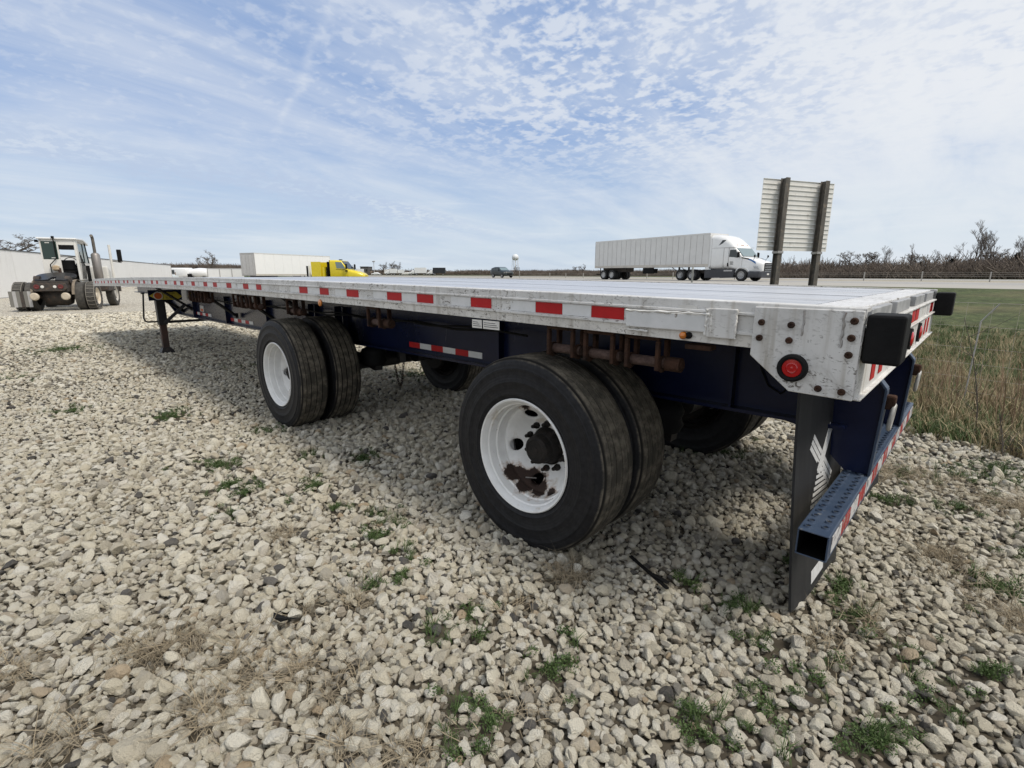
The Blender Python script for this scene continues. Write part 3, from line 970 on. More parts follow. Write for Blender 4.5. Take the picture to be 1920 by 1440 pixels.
for yy in (.79, 1.80):
    pts = [(-.62, 1.045), (-.075, 1.045), (-.004, .955), (-.004, .90), (-.016, .562), (-.108, .562), (-.27, .72), (-.62, .79)]
    o = part(MB().prism(pts, 'y', yy - .0105, yy + .0105), 'bumper_bracket', M_NAVY)
    e = MB()
    for p0, p1 in zip(pts[1:4], pts[2:5]): e.bar((p0[0] + .004, yy, p0[1]), (p1[0] + .004, yy, p1[1]), .010, .062, up=(0, 1, 0)) if False else e.bar((p0[0] + .004, yy, p0[1]), (p1[0] + .004, yy, p1[1]), .062, .010)
    e.build('edge_flange', M_STEEL if False else M_NAVYTOP, o, bevel=.002)
    MB().box(-.45, -.03, yy + .011, yy + .075, .778, .788).build('gusset', M_NAVY, o)
    l = MB().box(-.003, .038, yy - .022, yy + .022, .868, .930).build('ring_lug', M_RUST, o, bevel=.008)
    ring = [(.030 + .004 * math.sin(a), yy + .028 * math.cos(a), .835 + .055 * math.sin(a)) for a in np.linspace(0, 2 * math.pi, 20, endpoint=False)]
    MB().tube(ring, .0085, 7, closed=True).build('tow_ring', mat('galvanised_ring', (.50, .50, .48), (.36, .35, .33), scale=20, rough=.5, metal=.3), o, smooth=60)
part(MB().box(-.36, -.35, .80, 1.79, .80, 1.16), 'rear_cross_plate', M_NAVY)

# landing gear ----------------------------------------------------------
XL = -10.62
for yy, near in ((.40, 1), (2.19, 0)):
    b = MB().box(XL - .068, XL + .068, yy - .068, yy + .068, .53, 1.10)
    o = part(b, 'landing_leg', M_BLACKST, bevel=.008)
    MB().box(XL - .05, XL + .05, yy - .05, yy + .05, .10, .535).build('inner_leg', mat('leg_rust', (.035, .022, .018), (.07, .035, .025), scale=8, rough=.7), o, bevel=.005)
    ft = MB()
    ft.loft([[(XL - .14, yy - .13, .0), (XL + .14, yy - .13, .0), (XL + .14, yy + .13, .0), (XL - .14, yy + .13, .0)], [(XL - .12, yy - .11, .028), (XL + .12, yy - .11, .028), (XL + .12, yy + .11, .028), (XL - .12, yy + .11, .028)], [(XL - .065, yy - .065, .115), (XL + .065, yy - .065, .115), (XL + .065, yy + .065, .115), (XL - .065, yy + .065, .115)]])
    ft.build('foot', M_BLACKST, o, bevel=.004)
    s = 1 if near else -1
    part(MB().bar((XL + .06, yy + s * .02, .56), (XL + .12, yy + s * .36, .88), .085, .05), 'leg_brace', M_BLACKST, bevel=.004)
    part(MB().bar((XL - .05, yy + s * .05, 1.0), (XL - .1, yy + s * .40, .74), .05, .05), 'leg_brace', M_BLACKST)
    part(MB().box(XL + .072, XL + .085, yy - .17, yy + .34, .97, 1.155) if near else MB().box(XL + .072, XL + .085, yy - .34, yy + .17, .97, 1.155), 'mounting_plate', M_NAVY)
part(MB().tube([(XL, .45, .575), (XL, 2.15, .575)], .024, 10), 'cross_shaft', M_BLACKST, smooth=50)
part(MB().tube([(XL, .34, .592), (XL, .19, .590), (XL, .145, .61), (XL, .13, .66), (XL, .175, 1.08), (XL, .165, 1.10)], .014, 8).cyl((XL, .17, 1.10), .03, -.012, .012, 'z', 10), 'crank_handle', M_BLACKST, smooth=50)
sx = XL + .0855
def yz(poly, nm, m, d0, d1, par=None):
    return part(MB().prism(poly, 'x', sx + d0, sx + d1), nm, m) if par is None else MB().prism(poly, 'x', sx + d0, sx + d1).build(nm, m, par)
sg_ = yz([(.245, 1.055), (.345, .985), (.66, .975), (.745, 1.03), (.66, 1.115), (.345, 1.12)], 'warning_sign', M_YEL, 0, .003)
MB().lathe([(.003, .072), (.0045, .070), (.0045, .0005)], (sx, .375, 1.052), 'x', 28).build('sign_ring', M_OFFW, sg_)
MB().lathe([(.0045, .058), (.006, .056), (.006, .0005)], (sx, .375, 1.052), 'x', 28).build('sign_disc', M_ORANGE, sg_)
MB().prism([(.448, .972), (.454, .972), (.454, 1.12), (.448, 1.12)], 'x', sx + .003, sx + .004).build('sign_line', M_BLKP, sg_)
for i, (tx, w) in enumerate((('CAUTION', .15), ('WIDE', .10), ('TURNS', .14))):
    mw = Matrix.Translation((sx + .0035, .555, 1.094 - i * .042)) @ Matrix(((0, 0, 1, 0), (1, 0, 0, 0), (0, 1, 0, 0), (0, 0, 0, 1)))
    text_mesh(tx, .040, M_BLKP, 'sign_text', sg_, mw, width=w)

# running gear ------------------------------------------------------------
def wheel_disc(n=120):
    """dished disc with five hand holes, as a mesh of its own"""
    prof = [(.006, .2485), (.010, .236), (.020, .226), (.036, .212), (.053, .198), (.069, .184), (.082, .170), (.091, .156), (.095, .144), (.095, .130), (.095, .118), (.093, .108)]
    vs, keep = [], []
    holes = [R(90 + 26 + 72 * k) for k in range(5)]
    def e(r, a):
        best = 9
        for h in holes:
            da = (a - h + math.pi) % (2 * math.pi) - math.pi
            best = min(best, math.hypot(da * .197 / .036, (r - .198) / .026))
        return best
    for (y, r) in prof:
        for j in range(n):
            a = 2 * math.pi * j / n
            vs.append((r * math.cos(a), y, r * math.sin(a)))
    fs = []
    for i in range(len(prof) - 1):
        for j in range(n):
            j2 = (j + 1) % n
            rc = (prof[i][1] + prof[i + 1][1]) / 2
            if e(rc, 2 * math.pi * (j + .5) / n) < 1: continue
            fs.append((i * n + j, (i + 1) * n + j, (i + 1) * n + j2, i * n + j2))
    # pull the ragged edge of each hole onto its outline
    cnt = {}
    for f_ in fs:
        for a, c in zip(f_, f_[1:] + f_[:1]): cnt[frozenset((a, c))] = cnt.get(frozenset((a, c)), 0) + 1
    edge = {v for k_, m_ in cnt.items() if m_ == 1 for v in k_}
    for v in edge:
        x, y, z = vs[v]
        r = math.hypot(x, z); a = math.atan2(z, x)
        if not .115 < r < .240: continue
        h = min(holes, key=lambda q_: abs((a - q_ + math.pi) % (2 * math.pi) - math.pi))
        da = ((a - h + math.pi) % (2 * math.pi) - math.pi) * .197
        k_ = 1 / max(math.hypot(da / .036, (r - .198) / .026), .3)
        r2, a2 = .198 + (r - .198) * k_, h + da * k_ / .197
        vs[v] = (r2 * math.cos(a2), float(np.interp(-r2, [-p_[1] for p_ in prof], [p_[0] for p_ in prof])), r2 * math.sin(a2))
    return vs, fs
TY = [(-.100, .290), (-.118, .298), (-.130, .315), (-.135, .326), (-.1385, .329), (-.1375, .345), (-.1405, .385), (-.1435, .392), (-.1435, .398), (-.141, .404), (-.141, .430), (-.1385, .455), (-.1405, .460), (-.1395, .466), (-.136, .470), (-.134, .482), (-.1275, .500), (-.118, .5125), (-.105, .519)]
def tyre_prof(grooves):
    p = list(TY)
    for g_, w in grooves:
        p += [(g_ - w, .5225), (g_ - w * .8, .502), (g_ + w * .8, .502), (g_ + w, .5225)]
    p += [(-y, r) for y, r in reversed(TY)]
    return p
WORN = [(-.082, .0030), (-.040, .0044), (.012, .0044), (.062, .0044)]
RIBS = [(-.076, .0055), (-.027, .0055), (.027, .0055), (.076, .0055)]
def make_wheel(loc, sg, rimm, grooves, outer, hub=True):
    """sg = 1: open dish towards -Y. the rim is the wheel; tyre, hub and nuts are its pieces"""
    b = MB()
    rim = [(-.108, .289), (-.124, .300), (-.131, .3035), (-.134, .301), (-.132, .296), (-.118, .285), (-.100, .280), (-.096, .272), (-.070, .268), (-.050, .266), (-.046, .258), (-.020, .255), (.004, .252), (.010, .249), (.050, .243), (.062, .241), (.095, .262), (.118, .284), (.131, .300), (.128, .3035), (.118, .298), (.108, .290)]
    b.lathe([(sg * y, r) for y, r in rim], n=72)
    vs, fs = wheel_disc()
    k = sg if outer else -sg
    b.add([(x, k * y, z) for x, y, z in vs], fs)
    o = b.build('wheel', rimm, TR, smooth=24, loc=Vector(loc) + _off)
    if outer:
        so = o.modifiers.new('thick', 'SOLIDIFY'); so.thickness = .006; so.offset = 0
    MB().lathe([(sg * y, r) for y, r in tyre_prof(grooves)], n=96).build('tyre', M_TYRE, o, smooth=28)
    if outer and hub:
        h = MB()
        h.lathe([(sg * y, r) for y, r in ((.235, .168), (.104, .168), (.098, .128), (.096, .100), (.074, .096), (.040, .088), (.034, .080), (-.008, .076), (-.016, .066), (-.018, .058), (-.014, .054), (-.0145, .020), (-.017, .018), (-.017, .0005))], n=32)
        h.build('hub', M_HUB, o, smooth=40)
        nm = None
        for i in range(10):
            a = R(18 + 36 * i)
            c = (.128 * math.cos(a), 0, .128 * math.sin(a))
            nt = MB().lathe([(sg * y, r) for y, r in ((.095, .0005), (.095, .0195), (.070, .0175), (.066, .0120), (.044, .0100), (.042, .0005))], c, n=6)
            nt.build('wheel_nut', M_HUB, o)
        MB().tube([(-.050 * sg, sg * .055, -.195), (-.085, sg * .005, -.185)], .004, 6).build('valve_stem', M_STEEL, o)
    return o
AX = (-1.394, -4.521)
for k, xa in enumerate(AX):
    make_wheel((xa, .139, .503), 1, M_RIM_A if k == 0 else M_RIM_B, WORN, True)
    make_wheel((xa, .470, .503), -1, M_HUB, RIBS, False)
    make_wheel((xa, WID - .139, .503), -1, M_RIM_B, RIBS, True)
    make_wheel((xa, WID - .470, .503), 1, M_HUB, RIBS, False)
    part(MB().cyl((xa, 0, .503), .065, .30, WID - .30, 'y', 16), 'axle', M_BLACKST, smooth=50)
    for yy, s in ((.56, 1), (WID - .56, -1)):
        part(MB().lathe([(0, .08), (0, .21), (s * .16, .21), (s * .18, .19), (s * .18, .07)], (xa, yy, .503), 'y', 28), 'brake_drum', M_HUB, smooth=40)
    for yy in (.83, WID - .83):
        part(MB().box(xa - .66, xa - .52, yy - .06, yy + .06, .56, .76), 'spring_hanger', M_NAVY)
        part(MB().bar((xa - .60, yy, .60), (xa + .10, yy, .57), .09, .10).bar((xa + .08, yy, .57), (xa + .45, yy, .52), .08, .06), 'trailing_arm', M_BLACKST)
        part(MB().lathe([(.53, .04), (.54, .11), (.58, .13), (.62, .115), (.66, .13), (.70, .11), (.73, .05)], (xa + .36, yy, 0), 'z', 20), 'air_spring', M_RUBBER, smooth=50)
    part(MB().cyl((xa + .22, 0, .56), .085, 1.0, 1.2, 'y', 14).cyl((xa + .22, 0, .56), .085, 1.42, 1.62, 'y', 14), 'brake_chamber', M_BLACKST, smooth=40)
part(MB().bar((-3.9, 1.0, .63), (-5.0, 1.6, .60), .06, .12).cyl((-3.3, 1.3, .86), .13, -.35, .35, 'x', 18), 'air_tank', M_BLACKST, smooth=40)
# a loop of chain between the axles
ch = MB()
n = 30
cpts = []
for i in range(n):                                          # two hanging sides meeting in a tight bend
    u = 2 * i / (n - 1) - 1
    cpts.append(Vector((-4.455 + .115 * math.copysign(abs(u) ** .75, u), 1.32, .19 + .40 * abs(u) ** 1.25)))
for i in range(n - 1):
    d = (cpts[i + 1] - cpts[i]); L = d.length; d.normalize(); mid = (cpts[i] + cpts[i + 1]) / 2
    a = d.cross(Vector((0, 1, 0))).normalized() if i % 2 else Vector((0, 1, 0))
    ch.tube([mid + d * (L * .68) * math.cos(t) + a * .011 * math.sin(t) for t in np.linspace(0, 2 * math.pi, 12, endpoint=False)], .0042, 5, closed=True)
part(ch, 'hanging_chain', M_RUST, smooth=60)

# loose wiring and air lines under the deck
w = MB()
w.tube([(-.52, .772, 1.10), (-.50, .770, .98), (-.46, .772, .90), (-.40, .768, .87), (-.35, .772, .93), (-.33, .770, 1.06)], .004, 5)
w.tube([(-2.2 - .5 * k, .66 + .02 * math.sin(k), 1.045 - .03 * (k % 2)) for k in range(16)], .009, 5)
w.tube([(-1.9 - .5 * k, .60 + .02 * math.cos(k), 1.06 - .025 * ((k + 1) % 2)) for k in range(16)], .008, 5)
part(w, 'air_line', M_RUBBER, smooth=60)
# ------------------------------------------------------------------ crushed stone
def stone_mesh(seed, sub=3, cuts=11):
    r = np.random.default_rng(seed)
    bm = bmesh.new()
    bmesh.ops.create_icosphere(bm, subdivisions=sub, radius=1.0)
    P = np.array([v.co[:] for v in bm.verts])
    for k in range(cuts):
        n = r.normal(size=3); n /= np.linalg.norm(n)
        d = r.uniform(.46, .84)
        over = np.maximum(P @ n - d, 0)
        P = P - np.outer(over * .94, n)
    fr = r.normal(size=(5, 3)) * 3.2; ph = r.uniform(0, 6, 5)
    w = sum(np.sin(P @ f + p) for f, p in zip(fr, ph)) * .022
    fr = r.normal(size=(6, 3)) * 9; ph = r.uniform(0, 6, 6)
    w += sum(np.sin(P @ f + p) for f, p in zip(fr, ph)) * .006
    P = P * (1 + w)[:, None]
    P *= np.array([1.0, r.uniform(.68, .92), r.uniform(.52, .74)])
    P /= np.abs(P).max() * 2                               # longest side 1
    for v, p in zip(bm.verts, P): v.co = p
    me = bpy.data.meshes.new('stone_shape')
    bm.to_mesh(me); bm.free()
    me.polygons.foreach_set('use_smooth', [True] * len(me.polygons))
    me.set_sharp_from_angle(angle=R(26))
    return me


def stone_mat(name, gap_shade):
    m = bpy.data.materials.new(name); m.use_nodes = True
    q = NT(m.node_tree); b = m.node_tree.nodes['Principled BSDF']
    tc = q.n('ShaderNodeTexCoord'); co = tc.outputs['Object']
    oi = q.n('ShaderNodeObjectInfo').outputs['Random']
    cr = q.n('ShaderNodeValToRGB'); q.set(cr.inputs[0], oi)
    el = cr.color_ramp.elements
    stops = [(0, (.075, .073, .072)), (.024, (.14, .135, .13)), (.034, (.44, .41, .35)), (.16, (.66, .60, .465)), (.36, (.755, .70, .565)), (.62, (.80, .755, .63)),
             (.84, (.82, .785, .69)), (.90, (.60, .53, .41)), (.955, (.73, .70, .62)), (.975, (.50, .385, .25)), (1, (.56, .525, .45))]
    el[0].position, el[0].color = stops[0][0], (*stops[0][1], 1)
    el[1].position, el[1].color = stops[-1][0], (*stops[-1][1], 1)
    for p, c in stops[1:-1]:
        e = el.new(p); e.color = (*c, 1)
    off = q.n('ShaderNodeVectorMath', {'operation': 'SCALE'}, i0=(31.7, 17.3, 47.1)); q.set(off.inputs[3], oi)
    v = q.vmath('ADD', co, off.outputs[0])
    n1 = q.noise(v, 3.0, 5, .65)
    n2 = q.noise(v, 11.0, 6, .7)
    c = q.mix(q.ramp(n1, .35, .7, 0, .4), cr.outputs[0], q.mix(.4, cr.outputs[0], (.50, .44, .34, 1)))
    c = q.mix(q.ramp(n2, .58, .70, 0, .38), c, (.30, .275, .23, 1))
    n3 = q.noise(v, 26.0, 4, .7)
    c = q.mix(q.ramp(n3, .66, .74, 0, .45), c, (.16, .145, .125, 1))
    if gap_shade:                                                # low fill stones: the shade of the crevices is put in as darker brown
        c = q.mix(q.ramp(n1, .2, .6, gap_shade, gap_shade * .75), c, (.105, .086, .062, 1))
    q.set(b.inputs['Base Color'], c)
    b.inputs['Roughness'].default_value = .88
    b.inputs['Specular IOR Level'].default_value = .25
    bp = q.n('ShaderNodeBump'); bp.inputs['Strength'].default_value = .75; bp.inputs['Distance'].default_value = .06
    q.set(bp.inputs['Height'], q.math('ADD', n2, q.math('MULTIPLY', n1, .5)))
    m.node_tree.links.new(bp.outputs[0], b.inputs['Normal'])
    return m


M_STONE = stone_mat('limestone', 0)
M_GAPSHADE = stone_mat('gap_shade_limestone', .78)  # darker copy of the limestone, its tone stands in for shade between stones
NV = 16
stones = [stone_mesh(100 + i, 3) for i in range(10)] + [stone_mesh(200 + i, 3, 7) for i in range(6)]
for me in stones: me.materials.append(M_STONE)
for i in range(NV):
    me = stones[i].copy(); me.materials.clear(); me.materials.append(M_GAPSHADE); stones.append(me)

# weeds and straw: patches of the yard (x, y, radius, how thick)
WEEDS = [(-5.63, -0.64, 0.27, 1.1),
         (-3.98, -0.85, 0.14, 0.7),
         (-3.79, -0.76, 0.2, 1.0),
         (-3.32, -0.82, 0.17, 0.8),
         (-3.13, -0.79, 0.16, 0.9),
         (-2.89, -0.96, 0.15, 0.8),
         (-3.46, -0.21, 0.16, 0.9),
         (-3.12, 0.06, 0.18, 1.1),
         (-2.88, -0.44, 0.18, 0.9),
         (-2.48, -0.5, 0.13, 0.8),
         (-2.24, -0.38, 0.11, 0.7),
         (-2.07, -0.35, 0.13, 0.8),
         (-2.01, -0.54, 0.12, 1.1),
         (-1.79, -0.52, 0.12, 0.9),
         (-1.63, -0.76, 0.1, 0.7),
         (-1.62, -0.61, 0.11, 0.8),
         (-0.71, -0.59, 0.1, 1.1),
         (-0.77, -0.41, 0.11, 0.8),
         (-0.7, -0.89, 0.1, 1.0),
         (-0.83, -0.91, 0.1, 1.1),
         (-1.2, -0.77, 0.11, 1.0),
         (-1.02, -0.64, 0.09, 1.1),
         (-1.14, -0.59, 0.13, 0.8),
         (-0.74, -1.01, 0.1, 1.0),
         (-0.23, -0.4, 0.09, 0.9),
         (-0.56, 0.27, 0.11, 1.1),
         (-0.35, 0.26, 0.11, 1.0),
         (-0.21, 0.12, 0.1, 1.1),
         (-0.07, 0.58, 0.14, 0.9),
         (0.04, 0.53, 0.12, 1.1),
         (-0.02, -0.02, 0.11, 0.9),
         (0.04, 0.14, 0.09, 0.8),
         (-0.08, -0.2, 0.11, 0.8),
         (-0.02, -0.38, 0.11, 0.8),
         (0.2, -0.09, 0.12, 0.8),
         (0.18, -0.14, 0.12, 1.0),
         (0.41, 1.25, 0.14, 0.9),
         (0.52, 1.18, 0.15, 0.9),
         (0.23, 0.42, 0.11, 0.8),
         (0.46, 0.49, 0.12, 1.1),
         (0.39, 0.33, 0.12, 0.7),
         (0.35, 0.21, 0.12, 1.0),
         (0.27, 0.0, 0.12, 0.8),
         (0.32, 2.13, 0.18, 0.7),
         (-0.01, 2.61, 0.19, 0.8),
         (-0.03, 2.0, 0.14, 1.1),
         (-0.1, -0.33, 0.08, 0.9),
         (-0.22, -0.46, 0.11, 0.8),
         (-0.04, 0.76, 0.11, 1.1),
         (-0.27, 0.78, 0.12, 1.0),
         (0.75, 1.9, 0.3, 0.8),
         (0.5, 3.1, 0.4, 0.8),
         (0.9, 2.6, 0.4, 0.9),
         (0.3, 2.8, 0.3, 0.7),
         (-6.6, -1.3, 0.3, 0.5),
         (-9.5, -1.9, 0.5, 0.35),
         (-12.5, -0.9, 0.8, 0.5),
         (-13.5, -3.8, 0.4, 0.6),
         (-8, 1.2, 0.5, 0.4),
         (-5.6, 2.3, 0.5, 0.6),
         (-3.2, 3.0, 0.6, 0.6),
         (-2.0, 1.3, 0.3, 0.5),
         (-1.2, 2.2, 0.35, 0.5),
         (-5.2, 0.9, 0.4, 0.4),
         (-4.4, -0.2, 0.2, 0.6)]
STRAW = [(-2.37, -0.87, 0.1, 0.9),
         (-1.67, -1.05, 0.09, 1.1),
         (-1.6, -1.36, 0.08, 1.2),
         (-1.45, -1.34, 0.08, 1.1),
         (-1.2, -1.08, 0.07, 0.9),
         (-1.37, -1.22, 0.11, 0.9),
         (-2.12, -1.93, 0.1, 1.1),
         (-1.55, -0.88, 0.1, 0.8),
         (-1.42, -1.5, 0.12, 0.9),
         (-1.17, -1.2, 0.07, 0.9),
         (-1.63, -1.83, 0.11, 1.1),
         (-0.66, -0.75, 0.07, 0.9),
         (-1.04, -0.39, 0.08, 1.0),
         (-1.88, -1.57, 0.12, 1.1),
         (-1.86, -1.43, 0.13, 1.1),
         (-1.0, -0.06, 0.12, 1.1),
         (0.01, 0.29, 0.1, 0.9),
         (-0.29, 1.04, 0.14, 0.9),
         (-0.99, -1.25, 0.07, 1.0),
         (-0.82, -1.13, 0.1, 0.9),
         (0.1, 0.55, 0.12, 0.6),
         (0.55, 0.95, 0.2, 0.8),
         (0.3, 1.4, 0.2, 0.8),
         (0.0, 2.6, 0.35, 0.8),
         (0.6, 2.4, 0.35, 0.8),
         (-4.6, -2.4, 0.3, 0.5),
         (-6.5, -3.6, 0.4, 0.4),
         (-9, -5, 0.6, 0.3)]
def patch_density(P, patches, soft=.35):
    d = np.zeros(len(P))
    for (x, y, r, k) in patches:
        q_ = np.hypot(P[:, 0] - x, P[:, 1] - y) / r
        d = np.maximum(d, k * np.clip(1.25 - q_, 0, 1))
    return d
def cheap_noise(P, f, seed):
    r = np.random.default_rng(seed)
    o = np.zeros(len(P))
    for k in range(6):
        a = r.uniform(0, 6.28); w = f * r.uniform(.6, 1.8)
        o += np.sin((P[:, 0] * math.cos(a) + P[:, 1] * math.sin(a)) * w + r.uniform(0, 6.28))
    return o / 6


def grid_pts(sp, dmin, dmax, jit=.5):
    n = int(dmax * 2.4 / sp)
    c = np.array([CAM.x + FW.x * dmax * .5, CAM.y + FW.y * dmax * .5])
    g = np.arange(-n // 2, n // 2) * sp
    X, Y = np.meshgrid(g, g)
    X = X + (np.arange(len(g)) % 2)[:, None] * sp * .5
    P = np.stack([X.ravel() + c[0], Y.ravel() + c[1], np.zeros(X.size)], 1)
    P[:, :2] += rng.uniform(-jit, jit, (len(P), 2)) * sp
    t, s = to_st(P)
    d = np.hypot(P[:, 0] - CAM.x, P[:, 1] - CAM.y)
    edge = GRAVEL_EDGE + .25 * cheap_noise(P, 2.2, 5) - .25
    k = in_view(P, .16) & (d >= dmin) & (d < dmax) & (s < edge)
    # stones get sparse where the weeds start
    thin = np.clip((s - (edge - .9)) / .9, 0, 1) * .6
    k &= rng.uniform(size=len(P)) > thin
    return P[k]


def layer(sp, dmin, dmax, lo, hi, sink, seed):
    P = grid_pts(sp, dmin, dmax)
    n = len(P)
    veg = np.maximum(patch_density(P, WEEDS), patch_density(P, STRAW))
    k = rng.uniform(size=n) > veg * .72
    P = P[k]; n = len(P)
    size = lo * (hi / lo) ** (rng.beta(1.5, 2.6, n))
    size *= 1 + .22 * cheap_noise(P, 1.1, seed)
    scl = size[:, None] * rng.uniform(.85, 1.15, (n, 3))
    P[:, 2] = size * .30 * sink + rng.uniform(-.006, .006, n)
    rot = np.stack([rng.normal(0, .45, n), rng.normal(0, .45, n), rng.uniform(0, 6.28, n)], 1)
    return P, rot, scl, rng.integers(0, NV, n), size


Ls = [layer(.028, .3, 4.6, .020, .042, .35, 1), layer(.034, .3, 5.5, .026, .050, .70, 7), layer(.038, .3, 8.5, .032, .064, .95, 2), layer(.085, .3, 7.5, .052, .100, 1.05, 3),
      layer(.052, 8.5, 14.5, .046, .092, .6, 4), layer(.078, 14.5, 24.0, .07, .14, .5, 5)]
Ls[0][3][:] += NV                                          # the lowest layer takes the copies with crevice shade in their colour
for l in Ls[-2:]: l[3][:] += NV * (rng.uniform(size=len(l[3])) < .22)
P = np.concatenate([l[0] for l in Ls]); ROT = np.concatenate([l[1] for l in Ls]); SCL = np.concatenate([l[2] for l in Ls])
IDX = np.concatenate([l[3] for l in Ls]); SZ = np.concatenate([l[4] for l in Ls])
# a few long or large ones
bigk = rng.uniform(size=len(P)) < .010
SCL[bigk] *= rng.uniform(1.25, 1.7, (bigk.sum(), 1)); SZ[bigk] *= 1.4
# the 300 that show largest are objects of their own
D = P - np.array(CAM)
app = SZ / np.maximum(D @ np.array(FW), .3)
app[~in_view(P, -.01)] = 0
under = (P[:, 0] < -.3) & (P[:, 1] > -.05)
app[under] *= .3
top = np.argsort(-app)[:300]
for i in top:
    o = bpy.data.objects.new('stone', stones[IDX[i]])
    col.objects.link(o)
    o.parent = yard
    o.location = P[i]; o.rotation_euler = ROT[i]; o.scale = SCL[i]
rest = np.ones(len(P), bool); rest[top] = False
scatter('gravel', P[rest], ROT[rest], SCL[rest], IDX[rest], [(me, None) for me in stones])
print('stones', len(P))
# ------------------------------------------------------------------ vehicles
M_CABW = mat('white_vehicle_paint', (.74, .75, .75), (.79, .795, .79), scale=3, rough=.25, coat=.4)
M_OLDW = mat('aged_white_paint', (.66, .65, .61), (.72, .71, .68), scale=4, rough=.45, dirt=(.30, .24, .17), dscale=7, dlo=.6, dhi=.8)
M_GLASS = mat('dark_glass', (.018, .024, .024), rough=.06, spec=.8)
M_GGLASS = mat('green_tinted_glass', (.012, .030, .022), rough=.1, spec=.7)
M_BLUEGL = mat('pale_glass', (.16, .22, .24), rough=.08, spec=.8)
M_GUNM = mat('dark_grey_skirt', (.028, .030, .036), (.04, .042, .05), scale=4, rough=.35)
M_DKMET = mat('oily_dark_metal', (.028, .024, .021), (.055, .045, .038), scale=9, rough=.7, dirt=(.10, .065, .045), dscale=8)
M_CHROME = mat('bright_metal', (.62, .62, .62), rough=.25, metal=.9)
M_ALU = mat('trailer_white_panel', (.62, .62, .61), (.67, .67, .66), scale=2, rough=.4)
M_GREYP = mat('grey_panel', (.36, .355, .35), (.42, .415, .41), scale=5, rough=.5)
M_YELP = mat('yellow_truck_paint', (.72, .58, .012), (.66, .52, .012), scale=4, rough=.3, coat=.4)
M_TYREF = mat('grey_dusty_tyre', (.040, .038, .035), (.075, .070, .062), scale=9, rough=.85)
M_TYREK = mat('black_tyre', (.014, .014, .015), (.024, .023, .022), scale=9, rough=.75)
M_MUFF = mat('muffler_metal', (.22, .20, .19), (.30, .28, .265), scale=5, rough=.45, metal=.5, stretch=(1, 1, .3))
M_RIMS = mat('polished_wheel', (.40, .40, .40), (.30, .30, .30), scale=8, rough=.4, metal=.5)
M_BLUEM = mat('blue_decal', (.03, .12, .30), rough=.3)


def simple_wheel(parent, loc, r, w, rim_m, tyre_m, sg=-1, rim_k=.58, holes=0, dish=.25):
    """sg: the side (along y) that the rim face looks to"""
    b = MB()
    h = w / 2
    b.lathe([(h * .75, r * .60), (h * .95, r * .68), (h, r * .82), (h * .9, r * .95), (h * .78, r), (-h * .78, r), (-h * .9, r * .95), (-h, r * .82), (-h * .95, r * .68), (-h * .75, r * .60)], n=32)
    o = b.build('wheel', tyre_m, parent, smooth=35, loc=loc)
    q_ = MB()
    q_.lathe([(sg * h * .80, r * .62), (sg * h * .86, r * .60), (sg * h * (.8 - dish), r * .54), (sg * h * (.8 - dish * 2), r * .40), (sg * h * (.75 - dish * 2), r * .28), (sg * h * (.95 - dish), r * .22), (sg * h * (1.0 - dish), r * .16), (sg * h * (1.0 - dish), .001)], n=24)
    q_.build('rim', rim_m, o, smooth=40)
    if holes:
        hb = MB()
        for i in range(holes):
            a = 2 * math.pi * i / holes
            y = sg * h * (.8 - dish * 1.5)
            hb.cyl((r * .46 * math.cos(a), y, r * .46 * math.sin(a)), r * .055, -.012, .012, 'y', 8)
        hb.build('hand_holes', M_BLKP, o)['kind'] = 'stuff'
    return o


def poly3(pts, name, m, parent, d=(0, 0, 0), smooth=None):
    """a thin plate through 3D points, given thickness by the vector d"""
    n = len(pts)
    b = MB().add([Vector(p) for p in pts] + [Vector(p) + Vector(d) for p in pts], [tuple(range(n)), tuple(range(n, 2 * n))[::-1]] + [(i, n + i, n + (i + 1) % n, (i + 1) % n) for i in range(n)])
    return b.build(name, m, parent, smooth=smooth)


